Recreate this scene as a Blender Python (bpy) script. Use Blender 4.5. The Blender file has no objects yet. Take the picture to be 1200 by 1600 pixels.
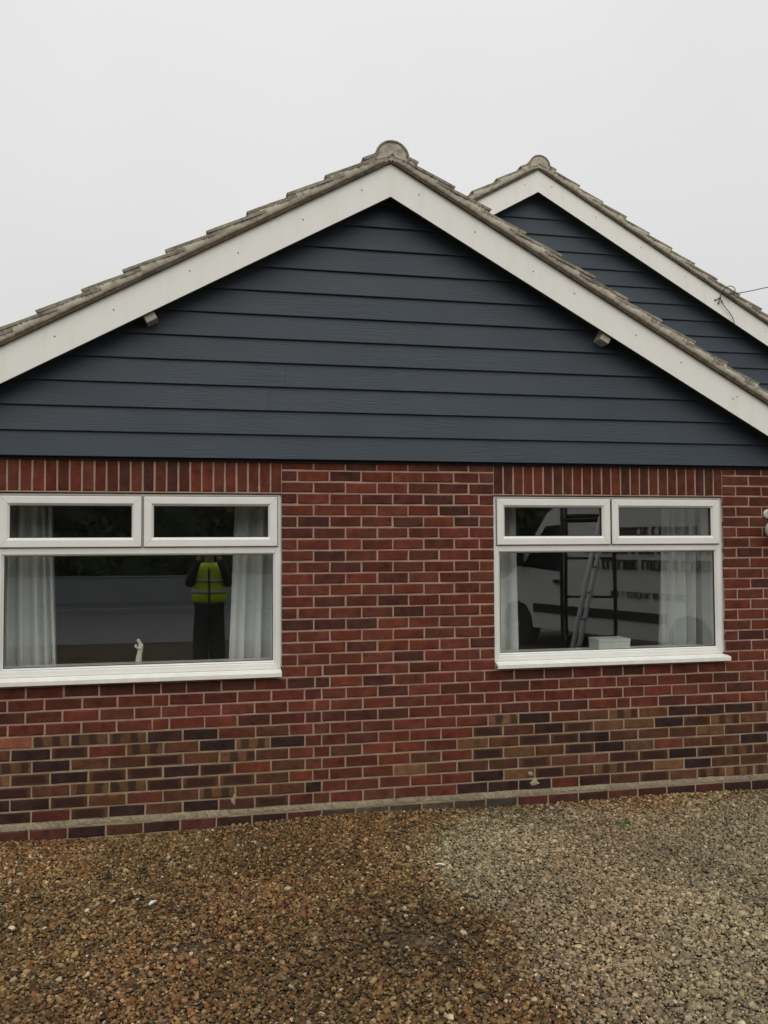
import bpy, bmesh, math, random
import numpy as np
from mathutils import Vector, Matrix
random.seed(7); rng = np.random.default_rng(11)
R = math.radians
S = bpy.context.scene
COL = S.collection
Z0 = 2.11                      # height of the window heads above the gravel; wall measures are taken from there

# ------------------------------------------------------------------ camera
CAM = Vector((-.4632, -5.5581, -.3251 + Z0))
yaw, pitch, roll, FPX = .2029, .0357, -.0047, 1326.6
fw = Vector((math.sin(yaw)*math.cos(pitch), math.cos(yaw)*math.cos(pitch), math.sin(pitch)))
rt = Vector((math.cos(yaw), -math.sin(yaw), 0)); up = rt.cross(fw)
rt2 = rt*math.cos(roll) + up*math.sin(roll); up2 = up*math.cos(roll) - rt*math.sin(roll)
cd = bpy.data.cameras.new('camera'); cam = bpy.data.objects.new('camera', cd); COL.objects.link(cam)
cam.matrix_world = Matrix((( rt2.x, up2.x, -fw.x, CAM.x), (rt2.y, up2.y, -fw.y, CAM.y), (rt2.z, up2.z, -fw.z, CAM.z), (0, 0, 0, 1)))
cd.sensor_fit = 'HORIZONTAL'; cd.sensor_width = 36; cd.lens = 36*FPX/1200
cd.clip_start = .05; cd.clip_end = 2000
S.camera = cam
S.render.resolution_x = 768; S.render.resolution_y = 1024
def proj(p):
    d = Vector(p) - CAM; D = d.dot(fw)
    return 600 + FPX*d.dot(rt2)/D, 800 - FPX*d.dot(up2)/D

# ------------------------------------------------------------------ sky and sun (overcast)
SUN_EL, SUN_AZ = R(52), R(186)           # high soft sun behind the cloud, in front of the gable
w = bpy.data.worlds.new('World'); S.world = w; w.use_nodes = True
nt = w.node_tree; nt.nodes.clear()
def wn(t, **k):
    n = nt.nodes.new(t)
    for a, b in k.items(): setattr(n, a, b)
    return n
sky = wn('ShaderNodeTexSky', sky_type='NISHITA', sun_disc=False, sun_elevation=SUN_EL, sun_rotation=SUN_AZ, air_density=1.0, dust_density=4.0)
hs = wn('ShaderNodeHueSaturation'); hs.inputs['Saturation'].default_value = .08; hs.inputs['Value'].default_value = .8
tc = wn('ShaderNodeTexCoord'); sx = wn('ShaderNodeSeparateXYZ')
mr = wn('ShaderNodeMapRange'); mr.inputs[1].default_value = 0; mr.inputs[2].default_value = 1; mr.inputs[3].default_value = .96; mr.inputs[4].default_value = 1.38
nz = wn('ShaderNodeTexNoise'); nz.inputs['Scale'].default_value = 1.5; nz.inputs['Detail'].default_value = 4
mr2 = wn('ShaderNodeMapRange'); mr2.inputs[1].default_value = .3; mr2.inputs[2].default_value = .7; mr2.inputs[3].default_value = .945; mr2.inputs[4].default_value = 1.045
mu = wn('ShaderNodeMath', operation='MULTIPLY')
vm = wn('ShaderNodeVectorMath', operation='SCALE'); vm.inputs[0].default_value = (7.02, 7.03, 6.99)
mix = wn('ShaderNodeMix', data_type='RGBA'); mix.inputs['Factor'].default_value = .92
bg = wn('ShaderNodeBackground'); bg.inputs['Strength'].default_value = .1
wo = wn('ShaderNodeOutputWorld')
Lk = nt.links.new
Lk(sky.outputs[0], hs.inputs['Color']); Lk(tc.outputs['Generated'], sx.inputs[0]); Lk(sx.outputs['Z'], mr.inputs[0])
Lk(tc.outputs['Generated'], nz.inputs['Vector']); Lk(nz.outputs['Fac'], mr2.inputs[0])
Lk(mr.outputs[0], mu.inputs[0]); Lk(mr2.outputs[0], mu.inputs[1]); Lk(mu.outputs[0], vm.inputs['Scale'])
Lk(hs.outputs[0], mix.inputs['A']); Lk(vm.outputs[0], mix.inputs['B']); Lk(mix.outputs['Result'], bg.inputs['Color']); Lk(bg.outputs[0], wo.inputs[0])
sd = bpy.data.lights.new('sun', 'SUN'); sd.energy = 1.5; sd.angle = R(80); sd.color = (1, .985, .95)
so = bpy.data.objects.new('sun', sd); COL.objects.link(so)
dv = Vector((math.sin(SUN_AZ)*math.cos(SUN_EL), math.cos(SUN_AZ)*math.cos(SUN_EL), math.sin(SUN_EL)))
so.rotation_euler = dv.to_track_quat('Z', 'Y').to_euler()
vs = S.view_settings; vs.view_transform = 'Standard'; vs.look = 'None'; vs.exposure = 0; vs.gamma = 1; vs.use_curve_mapping = False

# ------------------------------------------------------------------ helpers
def tag(o, label=None, cat=None, group=None, kind=None):
    if label: o['label'] = label
    if cat: o['category'] = cat
    if group: o['group'] = group
    if kind: o['kind'] = kind
    return o
def link(name, data, parent=None, loc=None):
    o = bpy.data.objects.new(name, data); COL.objects.link(o)
    if parent is not None: o.parent = parent
    if loc is not None: o.location = loc
    return o
def empty(name, loc=(0, 0, 0), rz=0):
    o = link(name, None); o.location = loc; o.rotation_euler.z = rz; o.empty_display_size = .2
    return o
class MB:
    """collects shapes, builds one mesh"""
    def __init__(s): s.v = []; s.f = []
    def add(s, vs, fs):
        n = len(s.v); s.v += [tuple(p) for p in vs]; s.f += [tuple(n+i for i in f) for f in fs]; return s
    def box(s, x0, x1, y0, y1, z0, z1):
        return s.add([(x0,y0,z0),(x1,y0,z0),(x1,y1,z0),(x0,y1,z0),(x0,y0,z1),(x1,y0,z1),(x1,y1,z1),(x0,y1,z1)],
                     [(0,3,2,1),(4,5,6,7),(0,1,5,4),(1,2,6,5),(2,3,7,6),(3,0,4,7)])
    def cbox(s, x0, x1, y0, y1, z0, z1, c=.004):
        """box with chamfered edges"""
        b = bmesh.new(); bmesh.ops.create_cube(b, size=1)
        for q in b.verts: q.co = Vector(((x0+x1)/2+q.co.x*(x1-x0), (y0+y1)/2+q.co.y*(y1-y0), (z0+z1)/2+q.co.z*(z1-z0)))
        bmesh.ops.bevel(b, geom=b.edges[:], offset=c, segments=1, affect='EDGES', clamp_overlap=True)
        b.verts.index_update(); s.add([q.co[:] for q in b.verts], [[q.index for q in f.verts] for f in b.faces]); b.free(); return s
    def prism(s, poly, y0, y1):
        """polygon in xz extruded along y (poly counter-clockwise seen from -y)"""
        n = len(poly)
        return s.add([(x, y0, z) for x, z in poly]+[(x, y1, z) for x, z in poly],
                     [tuple(range(n)), tuple(range(2*n-1, n-1, -1))]+[(i, i+n, (i+1) % n+n, (i+1) % n) for i in range(n)])
    def xprism(s, poly, x0, x1):
        """polygon in yz extruded along x"""
        n = len(poly)
        return s.add([(x0, y, z) for y, z in poly]+[(x1, y, z) for y, z in poly],
                     [tuple(range(n-1, -1, -1)), tuple(range(n, 2*n))]+[(i, (i+1) % n, (i+1) % n+n, i+n) for i in range(n)])
    def tube(s, pts, r, n=8, cap=True):
        pts = [Vector(p) for p in pts]; m = len(pts); rr = r if isinstance(r, (list, tuple)) else [r]*m
        vs = []; ref = Vector((.13, .27, .95))
        for i, p in enumerate(pts):
            t = (pts[min(i+1, m-1)]-pts[max(i-1, 0)]).normalized()
            a = t.cross(ref); a = a.normalized() if a.length > 1e-3 else t.cross(Vector((1, 0, 0))).normalized(); b = t.cross(a)
            for k in range(n):
                q = 2*math.pi*k/n; vs.append(p+(a*math.cos(q)+b*math.sin(q))*rr[i])
        fs = [(i*n+k, i*n+(k+1) % n, (i+1)*n+(k+1) % n, (i+1)*n+k) for i in range(m-1) for k in range(n)]
        if cap: fs += [tuple(range(n-1, -1, -1)), tuple(range((m-1)*n, m*n))]
        return s.add(vs, fs)
    def lathe(s, prof, c, axis='z', n=20):
        vs = []
        for r, h in prof:
            for k in range(n):
                q = 2*math.pi*k/n; a, b = r*math.cos(q), r*math.sin(q)
                vs.append((c[0]+a, c[1]+b, c[2]+h) if axis == 'z' else (c[0]+a, c[1]+h, c[2]+b) if axis == 'y' else (c[0]+h, c[1]+a, c[2]+b))
        m = len(prof)
        fs = [(i*n+k, i*n+(k+1) % n, (i+1)*n+(k+1) % n, (i+1)*n+k) for i in range(m-1) for k in range(n)]
        fs += [tuple(range(n-1, -1, -1)), tuple(range((m-1)*n, m*n))]
        return s.add(vs, fs)
    def ring(s, x0, x1, z0, z1, prof):
        """mitred picture-frame in the xz plane; prof = (offset inward, y) from outside-back over the front to inside-back"""
        n = len(prof); vs = []
        for cx, cz, sx, sz in ((x0, z0, 1, 1), (x1, z0, -1, 1), (x1, z1, -1, -1), (x0, z1, 1, -1)):
            vs += [(cx+sx*t, y, cz+sz*t) for t, y in prof]
        fs = [(c*n+i, ((c+1) % 4)*n+i, ((c+1) % 4)*n+(i+1) % n, c*n+(i+1) % n) for c in range(4) for i in range(n)]
        return s.add(vs, fs)
    def build(s, name, mat, parent=None, smooth=False, loc=None, fix=True):
        me = bpy.data.meshes.new(name); me.from_pydata(s.v, [], s.f)
        if fix:
            b = bmesh.new(); b.from_mesh(me); bmesh.ops.recalc_face_normals(b, faces=b.faces[:]); b.to_mesh(me); b.free()
        if smooth: me.shade_smooth()
        me.materials.append(mat)
        return link(name, me, parent, loc)

# ------------------------------------------------------------------ materials
def mat(name):
    m = bpy.data.materials.new(name); m.use_nodes = True
    t = m.node_tree; p = t.nodes['Principled BSDF']
    return m, t, p
def N(t, typ, **k):
    n = t.nodes.new(typ)
    for a, b in k.items():
        if a.startswith('i_'): n.inputs[a[2:].replace('_', ' ')].default_value = b
        else: setattr(n, a, b)
    return n
def ramp(t, src, stops):
    n = t.nodes.new('ShaderNodeValToRGB'); e = n.color_ramp.elements
    while len(e) < len(stops): e.new(.5)
    for q, (pos, c) in zip(e, stops): q.position = pos; q.color = (*c, 1) if len(c) == 3 else c
    t.links.new(src, n.inputs[0]); return n
def simple(name, col, rough=.5, var=.15, scale=8, bump=0, bscale=60, coord='Object', stretch=None, spec=None, metal=0):
    """plain painted / moulded surface: base colour with soft tone changes and fine relief"""
    m, t, p = mat(name); L = t.links.new
    c = N(t, 'ShaderNodeTexCoord'); src = c.outputs[coord]
    if stretch:
        mp = N(t, 'ShaderNodeMapping'); mp.inputs['Scale'].default_value = stretch; L(src, mp.inputs[0]); src = mp.outputs[0]
    n = N(t, 'ShaderNodeTexNoise', i_Scale=scale, i_Detail=6.0, i_Roughness=.65); L(src, n.inputs['Vector'])
    lo = tuple(max(0, x*(1-var)) for x in col); hi = tuple(min(1, x*(1+var)) for x in col)
    r = ramp(t, n.outputs['Fac'], [(.3, lo), (.7, hi)]); L(r.outputs[0], p.inputs['Base Color'])
    p.inputs['Roughness'].default_value = rough; p.inputs['Metallic'].default_value = metal
    if spec is not None: p.inputs['Specular IOR Level'].default_value = spec
    if bump:
        n2 = N(t, 'ShaderNodeTexNoise', i_Scale=bscale, i_Detail=4.0); L(src, n2.inputs['Vector'])
        b = N(t, 'ShaderNodeBump', i_Strength=bump, i_Distance=.004); L(n2.outputs['Fac'], b.inputs['Height']); L(b.outputs[0], p.inputs['Normal'])
    return m
def brick_mat(name, joined):
    m, t, p = mat(name); L = t.links.new
    at = N(t, 'ShaderNodeAttribute', attribute_name='loc')       # brick's own coordinates, metres
    if joined:
        ca = N(t, 'ShaderNodeAttribute', attribute_name='col'); colr, alp = ca.outputs['Color'], ca.outputs['Alpha']
        rnd = N(t, 'ShaderNodeAttribute', attribute_name='rnd').outputs['Fac']
    else:
        oi = N(t, 'ShaderNodeObjectInfo'); colr, alp, rnd = oi.outputs['Color'], oi.outputs['Alpha'], oi.outputs['Random']
    sc = N(t, 'ShaderNodeVectorMath', operation='ADD'); rs = N(t, 'ShaderNodeMath', operation='MULTIPLY'); rs.inputs[1].default_value = 37
    L(rnd, rs.inputs[0]); cx = N(t, 'ShaderNodeCombineXYZ'); [L(rs.outputs[0], cx.inputs[i]) for i in range(3)]
    L(at.outputs['Vector'], sc.inputs[0]); L(cx.outputs[0], sc.inputs[1]); P = sc.outputs[0]
    n1 = N(t, 'ShaderNodeTexNoise', i_Scale=14.0, i_Detail=5.0, i_Roughness=.6); L(P, n1.inputs['Vector'])
    n2 = N(t, 'ShaderNodeTexNoise', i_Scale=170.0, i_Detail=3.0); L(P, n2.inputs['Vector'])
    f1 = N(t, 'ShaderNodeMapRange'); [f1.inputs[i].__setattr__('default_value', q) for i, q in ((1, .25), (2, .75), (3, .55), (4, 1.45))]; L(n1.outputs['Fac'], f1.inputs[0])
    f2 = N(t, 'ShaderNodeMapRange'); [f2.inputs[i].__setattr__('default_value', q) for i, q in ((1, .3), (2, .7), (3, .8), (4, 1.2))]; L(n2.outputs['Fac'], f2.inputs[0])
    mm = N(t, 'ShaderNodeMath', operation='MULTIPLY'); L(f1.outputs[0], mm.inputs[0]); L(f2.outputs[0], mm.inputs[1])
    v1 = N(t, 'ShaderNodeVectorMath', operation='SCALE'); L(colr, v1.inputs[0]); L(mm.outputs[0], v1.inputs['Scale'])
    # purple-brown firing clouds
    n3 = N(t, 'ShaderNodeTexNoise', i_Scale=7.0, i_Detail=2.0); L(P, n3.inputs['Vector'])
    r3 = ramp(t, n3.outputs['Fac'], [(.52, (0, 0, 0)), (.72, (.55, .55, .55))])
    mx3 = N(t, 'ShaderNodeMix', data_type='RGBA'); L(r3.outputs[0], mx3.inputs['Factor']); L(v1.outputs[0], mx3.inputs['A']); mx3.inputs['B'].default_value = (.062, .0240, .0190, 1)
    # kiss marks: alpha <.4 -> dark blocks on a buff brick, alpha .4-.8 -> dark heart with a brown margin
    sp = N(t, 'ShaderNodeSeparateXYZ'); L(at.outputs['Vector'], sp.inputs[0])
    wob = N(t, 'ShaderNodeMath', operation='MULTIPLY_ADD'); wob.inputs[1].default_value = .035; L(n1.outputs['Fac'], wob.inputs[0]); shf = N(t, 'ShaderNodeMath', operation='MULTIPLY_ADD'); shf.inputs[1].default_value = .07; L(rnd, shf.inputs[0]); L(sp.outputs['X'], shf.inputs[2]); sh2 = N(t, 'ShaderNodeMath', operation='SUBTRACT'); sh2.inputs[1].default_value = .035; L(shf.outputs[0], sh2.inputs[0]); L(sh2.outputs[0], wob.inputs[2])
    xs = N(t, 'ShaderNodeMapRange'); xs.inputs[1].default_value = -.085; xs.inputs[2].default_value = .125; L(wob.outputs[0], xs.inputs[0])
    kr = ramp(t, xs.outputs[0], [(.0, (0,)*3), (.1, (0,)*3), (.15, (1,)*3), (.34, (1,)*3), (.4, (.1,)*3), (.62, (.15,)*3), (.66, (1,)*3), (.84, (1,)*3), (.88, (0,)*3)])
    ax = N(t, 'ShaderNodeMath', operation='ABSOLUTE'); L(sp.outputs['X'], ax.inputs[0]); az = N(t, 'ShaderNodeMath', operation='ABSOLUTE'); L(sp.outputs['Z'], az.inputs[0])
    hx = N(t, 'ShaderNodeMapRange'); [hx.inputs[i].__setattr__('default_value', q) for i, q in ((1, .075), (2, .1), (3, 1), (4, 0))]; L(ax.outputs[0], hx.inputs[0])
    hz = N(t, 'ShaderNodeMapRange'); [hz.inputs[i].__setattr__('default_value', q) for i, q in ((1, .02), (2, .032), (3, 1), (4, 0))]; L(az.outputs[0], hz.inputs[0])
    hh = N(t, 'ShaderNodeMath', operation='MULTIPLY'); L(hx.outputs[0], hh.inputs[0]); L(hz.outputs[0], hh.inputs[1])
    s1 = N(t, 'ShaderNodeMath', operation='LESS_THAN'); s1.inputs[1].default_value = .4; L(alp, s1.inputs[0])
    s2 = N(t, 'ShaderNodeMath', operation='LESS_THAN'); s2.inputs[1].default_value = .8; L(alp, s2.inputs[0])
    s3 = N(t, 'ShaderNodeMath', operation='SUBTRACT'); L(s2.outputs[0], s3.inputs[0]); L(s1.outputs[0], s3.inputs[1])
    k1 = N(t, 'ShaderNodeMath', operation='MULTIPLY'); L(kr.outputs[0], k1.inputs[0]); L(s1.outputs[0], k1.inputs[1])
    k2 = N(t, 'ShaderNodeMath', operation='MULTIPLY_ADD'); L(hh.outputs[0], k2.inputs[0]); L(s3.outputs[0], k2.inputs[1]); L(k1.outputs[0], k2.inputs[2])
    k3 = N(t, 'ShaderNodeMath', operation='MULTIPLY'); L(k2.outputs[0], k3.inputs[0]); k3.inputs[1].default_value = .7
    mx = N(t, 'ShaderNodeMix', data_type='RGBA'); L(k3.outputs[0], mx.inputs['Factor']); L(mx3.outputs['Result'], mx.inputs['A']); mx.inputs['B'].default_value = (.024, .0145, .0145, 1)
    # thin mortar haze and lime specks
    n4 = N(t, 'ShaderNodeTexNoise', i_Scale=45.0, i_Detail=6.0, i_Roughness=.75); L(P, n4.inputs['Vector'])
    r4 = ramp(t, n4.outputs['Fac'], [(.62, (0, 0, 0)), (.78, (.42, .42, .42))])
    mx4 = N(t, 'ShaderNodeMix', data_type='RGBA'); g4 = N(t, 'ShaderNodeMath', operation='GREATER_THAN'); g4.inputs[1].default_value = .86; L(rnd, g4.inputs[0]); h4 = N(t, 'ShaderNodeMath', operation='MULTIPLY_ADD'); h4.inputs[1].default_value = 1.4; h4.inputs[2].default_value = .6; L(g4.outputs[0], h4.inputs[0]); m4 = N(t, 'ShaderNodeMath', operation='MULTIPLY'); L(r4.outputs[0], m4.inputs[0]); L(h4.outputs[0], m4.inputs[1]); L(m4.outputs[0], mx4.inputs['Factor']); L(mx.outputs['Result'], mx4.inputs['A']); mx4.inputs['B'].default_value = (.26, .19, .15, 1)
    L(mx4.outputs['Result'], p.inputs['Base Color'])
    p.inputs['Roughness'].default_value = .85; p.inputs['Specular IOR Level'].default_value = .12
    ad = N(t, 'ShaderNodeMath', operation='ADD'); L(n2.outputs['Fac'], ad.inputs[0]); L(n1.outputs['Fac'], ad.inputs[1])
    b = N(t, 'ShaderNodeBump', i_Strength=.8, i_Distance=.004); L(ad.outputs[0], b.inputs['Height']); L(b.outputs[0], p.inputs['Normal'])
    return m
def mortar_mat():
    m, t, p = mat('mortar'); L = t.links.new
    c = N(t, 'ShaderNodeTexCoord'); sp = N(t, 'ShaderNodeSeparateXYZ'); L(c.outputs['Object'], sp.inputs[0])
    n = N(t, 'ShaderNodeTexNoise', i_Scale=9.0, i_Detail=7.0, i_Roughness=.7); L(c.outputs['Object'], n.inputs['Vector'])
    wz = N(t, 'ShaderNodeMath', operation='MULTIPLY_ADD'); wz.inputs[1].default_value = .12; L(n.outputs['Fac'], wz.inputs[0]); L(sp.outputs['Z'], wz.inputs[2])
    mr = N(t, 'ShaderNodeMapRange'); mr.inputs[1].default_value = .57; mr.inputs[2].default_value = .74; L(wz.outputs[0], mr.inputs[0])
    mx = N(t, 'ShaderNodeMix', data_type='RGBA'); L(mr.outputs[0], mx.inputs['Factor'])
    mx.inputs['A'].default_value = (.35, .265, .17, 1); mx.inputs['B'].default_value = (.40, .265, .195, 1)   # older buff mix low down, pinkish mix above
    f = N(t, 'ShaderNodeMapRange'); [f.inputs[i].__setattr__('default_value', q) for i, q in ((1, .25), (2, .75), (3, .68), (4, 1.25))]; L(n.outputs['Fac'], f.inputs[0])
    v = N(t, 'ShaderNodeVectorMath', operation='SCALE'); L(mx.outputs['Result'], v.inputs[0]); L(f.outputs[0], v.inputs['Scale'])
    L(v.outputs[0], p.inputs['Base Color']); p.inputs['Roughness'].default_value = .95; p.inputs['Specular IOR Level'].default_value = .1
    n2 = N(t, 'ShaderNodeTexNoise', i_Scale=220.0, i_Detail=4.0); L(c.outputs['Object'], n2.inputs['Vector'])
    b = N(t, 'ShaderNodeBump', i_Strength=.7, i_Distance=.004); L(n2.outputs['Fac'], b.inputs['Height']); L(b.outputs[0], p.inputs['Normal'])
    return m
def board_mat():
    """painted fibre-cement board with embossed wood grain"""
    m, t, p = mat('slate_grey_board'); L = t.links.new
    c = N(t, 'ShaderNodeTexCoord'); oi = N(t, 'ShaderNodeObjectInfo')
    rs = N(t, 'ShaderNodeMath', operation='MULTIPLY'); rs.inputs[1].default_value = 53; L(oi.outputs['Random'], rs.inputs[0])
    cx = N(t, 'ShaderNodeCombineXYZ'); L(rs.outputs[0], cx.inputs[0]); L(rs.outputs[0], cx.inputs[2])
    ad = N(t, 'ShaderNodeVectorMath', operation='ADD'); L(c.outputs['Object'], ad.inputs[0]); L(cx.outputs[0], ad.inputs[1])
    mp = N(t, 'ShaderNodeMapping'); mp.inputs['Scale'].default_value = (2.2, 1, 34); L(ad.outputs[0], mp.inputs[0])
    n0 = N(t, 'ShaderNodeTexNoise', i_Scale=.9, i_Detail=2.0, i_Distortion=.6); L(mp.outputs[0], n0.inputs['Vector'])
    wv = N(t, 'ShaderNodeMath', operation='MULTIPLY'); wv.inputs[1].default_value = 34; L(n0.outputs['Fac'], wv.inputs[0])
    sn = N(t, 'ShaderNodeMath', operation='SINE'); L(wv.outputs[0], sn.inputs[0])
    mp2 = N(t, 'ShaderNodeMapping'); mp2.inputs['Scale'].default_value = (8, 1, 190); L(ad.outputs[0], mp2.inputs[0])
    n1 = N(t, 'ShaderNodeTexNoise', i_Scale=1.0, i_Detail=3.0); L(mp2.outputs[0], n1.inputs['Vector'])
    # grain comes and goes along the board
    n2 = N(t, 'ShaderNodeTexNoise', i_Scale=1.7, i_Detail=1.0); L(ad.outputs[0], n2.inputs['Vector'])
    g = ramp(t, n2.outputs['Fac'], [(.38, (.08,)*3), (.62, (1,)*3)])
    a = N(t, 'ShaderNodeMath', operation='MULTIPLY_ADD'); a.inputs[1].default_value = .35; L(sn.outputs[0], a.inputs[0]); L(n1.outputs['Fac'], a.inputs[2])
    h = N(t, 'ShaderNodeMath', operation='MULTIPLY'); L(a.outputs[0], h.inputs[0]); L(g.outputs[0], h.inputs[1])
    b = N(t, 'ShaderNodeBump', i_Strength=.42, i_Distance=.0025); L(h.outputs[0], b.inputs['Height']); L(b.outputs[0], p.inputs['Normal'])
    n3 = N(t, 'ShaderNodeTexNoise', i_Scale=2.2, i_Detail=5.0); L(ad.outputs[0], n3.inputs['Vector'])
    r = ramp(t, n3.outputs['Fac'], [(.3, (.035, .047, .060)), (.7, (.046, .059, .073))]); L(r.outputs[0], p.inputs['Base Color'])
    p.inputs['Roughness'].default_value = .52; p.inputs['Specular IOR Level'].default_value = .35
    return m
def weathered(name, c1, c2, c3, scale=6, rough=.9, bump=.6):
    """concrete / mortar: two tones plus lichen blotches"""
    m, t, p = mat(name); L = t.links.new
    c = N(t, 'ShaderNodeNewGeometry'); P = c.outputs['Position']
    n = N(t, 'ShaderNodeTexNoise', i_Scale=scale, i_Detail=8.0, i_Roughness=.7); L(P, n.inputs['Vector'])
    r = ramp(t, n.outputs['Fac'], [(.32, c1), (.62, c2)])
    n2 = N(t, 'ShaderNodeTexNoise', i_Scale=scale*4.3, i_Detail=5.0, i_Roughness=.6); L(P, n2.inputs['Vector'])
    r2 = ramp(t, n2.outputs['Fac'], [(.5, (0,)*3), (.68, (.8,)*3)])
    mx = N(t, 'ShaderNodeMix', data_type='RGBA'); L(r2.outputs[0], mx.inputs['Factor']); L(r.outputs[0], mx.inputs['A']); mx.inputs['B'].default_value = (*c3, 1)
    L(mx.outputs['Result'], p.inputs['Base Color']); p.inputs['Roughness'].default_value = rough; p.inputs['Specular IOR Level'].default_value = .15
    n3 = N(t, 'ShaderNodeTexNoise', i_Scale=150.0, i_Detail=5.0); L(P, n3.inputs['Vector'])
    b = N(t, 'ShaderNodeBump', i_Strength=bump, i_Distance=.004); L(n3.outputs['Fac'], b.inputs['Height']); L(b.outputs[0], p.inputs['Normal'])
    return m
def bargeboard_mat():
    """off-white gloss paint, dusty, with faint grime runs down the face"""
    m, t, p = mat('off_white_paint'); L = t.links.new
    c = N(t, 'ShaderNodeNewGeometry'); P = c.outputs['Position']
    mp = N(t, 'ShaderNodeMapping'); mp.inputs['Scale'].default_value = (9, 9, 1.2); L(P, mp.inputs[0])
    n = N(t, 'ShaderNodeTexNoise', i_Scale=1.6, i_Detail=6.0, i_Roughness=.65); L(mp.outputs[0], n.inputs['Vector'])
    r = ramp(t, n.outputs['Fac'], [(.25, (.74, .72, .645)), (.5, (.80, .785, .72)), (.75, (.81, .80, .745))])
    n2 = N(t, 'ShaderNodeTexNoise', i_Scale=60.0, i_Detail=4.0); L(P, n2.inputs['Vector'])
    r2 = ramp(t, n2.outputs['Fac'], [(.66, (0,)*3), (.78, (.35,)*3)])
    mx = N(t, 'ShaderNodeMix', data_type='RGBA'); L(r2.outputs[0], mx.inputs['Factor']); L(r.outputs[0], mx.inputs['A']); mx.inputs['B'].default_value = (.42, .38, .29, 1)
    L(mx.outputs['Result'], p.inputs['Base Color']); p.inputs['Roughness'].default_value = .5
    return m
def glass_mat():
    """sealed double glazing: clear, slightly green, mirror-like at its surface"""
    m, t, p = mat('window_glass'); L = t.links.new; t.nodes.remove(p)
    tr = N(t, 'ShaderNodeBsdfTransparent'); tr.inputs[0].default_value = (.955, .965, .955, 1)
    gl = N(t, 'ShaderNodeBsdfGlossy'); gl.inputs['Roughness'].default_value = 0; gl.inputs[0].default_value = (1, 1, 1, 1)
    c = N(t, 'ShaderNodeTexCoord'); n = N(t, 'ShaderNodeTexNoise', i_Scale=2.4, i_Detail=1.0); L(c.outputs['Object'], n.inputs['Vector'])
    b = N(t, 'ShaderNodeBump', i_Strength=.05, i_Distance=.004); L(n.outputs['Fac'], b.inputs['Height']); L(b.outputs[0], gl.inputs['Normal'])
    lw = N(t, 'ShaderNodeLayerWeight', i_Blend=.5); pw = N(t, 'ShaderNodeMath', operation='POWER'); pw.inputs[1].default_value = 5; L(lw.outputs['Facing'], pw.inputs[0])
    fr = N(t, 'ShaderNodeMath', operation='MULTIPLY_ADD'); fr.inputs[1].default_value = .90; fr.inputs[2].default_value = .10; L(pw.outputs[0], fr.inputs[0])   # Schlick reflectance of one face
    mx = N(t, 'ShaderNodeMixShader'); L(fr.outputs[0], mx.inputs[0]); L(tr.outputs[0], mx.inputs[1]); L(gl.outputs[0], mx.inputs[2])
    L(mx.outputs[0], t.nodes['Material Output'].inputs[0]); return m
def cloth_mat(name, col):
    m, t, p = mat(name); L = t.links.new; out = t.nodes['Material Output']
    c = N(t, 'ShaderNodeTexCoord'); n = N(t, 'ShaderNodeTexNoise', i_Scale=12.0, i_Detail=4.0); L(c.outputs['Object'], n.inputs['Vector'])
    r = ramp(t, n.outputs['Fac'], [(.3, tuple(q*.93 for q in col)), (.7, col)]); L(r.outputs[0], p.inputs['Base Color']); p.inputs['Roughness'].default_value = .9
    tl = N(t, 'ShaderNodeBsdfTranslucent'); L(r.outputs[0], tl.inputs[0]); mx = N(t, 'ShaderNodeMixShader'); mx.inputs[0].default_value = .12
    L(p.outputs[0], mx.inputs[1]); L(tl.outputs[0], mx.inputs[2]); L(mx.outputs[0], out.inputs[0]); return m
def ground_mat():
    m, t, p = mat('gravel_bed'); L = t.links.new
    c = N(t, 'ShaderNodeNewGeometry'); P = c.outputs['Position']
    vo = N(t, 'ShaderNodeTexVoronoi', i_Scale=55.0); L(P, vo.inputs['Vector'])
    sp = N(t, 'ShaderNodeSeparateColor'); L(vo.outputs['Color'], sp.inputs[0])
    r = ramp(t, sp.outputs[0], [(0, (.045, .034, .022)), (.4, (.085, .062, .038)), (.8, (.14, .105, .068)), (1, (.21, .17, .12))])
    n = N(t, 'ShaderNodeTexNoise', i_Scale=1.4, i_Detail=5.0); L(P, n.inputs['Vector'])
    f = N(t, 'ShaderNodeMapRange'); [f.inputs[i].__setattr__('default_value', q) for i, q in ((1, .3), (2, .7), (3, .65), (4, 1.1))]; L(n.outputs['Fac'], f.inputs[0])
    v = N(t, 'ShaderNodeVectorMath', operation='SCALE'); L(r.outputs[0], v.inputs[0]); L(f.outputs[0], v.inputs['Scale']); L(v.outputs[0], p.inputs['Base Color'])
    b = N(t, 'ShaderNodeBump', i_Strength=.8, i_Distance=.01, invert=True); L(vo.outputs['Distance'], b.inputs['Height']); L(b.outputs[0], p.inputs['Normal'])
    p.inputs['Roughness'].default_value = .9; p.inputs['Specular IOR Level'].default_value = .1; return m
def stone_mat():
    m, t, p = mat('gravel_stone'); L = t.links.new
    a = N(t, 'ShaderNodeAttribute', attribute_name='col', attribute_type='INSTANCER')
    c = N(t, 'ShaderNodeNewGeometry'); n = N(t, 'ShaderNodeTexNoise', i_Scale=190.0, i_Detail=3.0); L(c.outputs['Position'], n.inputs['Vector'])
    f = N(t, 'ShaderNodeMapRange'); [f.inputs[i].__setattr__('default_value', q) for i, q in ((1, .3), (2, .7), (3, .72), (4, 1.28))]; L(n.outputs['Fac'], f.inputs[0])
    v = N(t, 'ShaderNodeVectorMath', operation='SCALE'); L(a.outputs['Color'], v.inputs[0]); L(f.outputs[0], v.inputs['Scale']); L(v.outputs[0], p.inputs['Base Color'])
    p.inputs['Roughness'].default_value = .6; p.inputs['Specular IOR Level'].default_value = .2; return m

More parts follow.
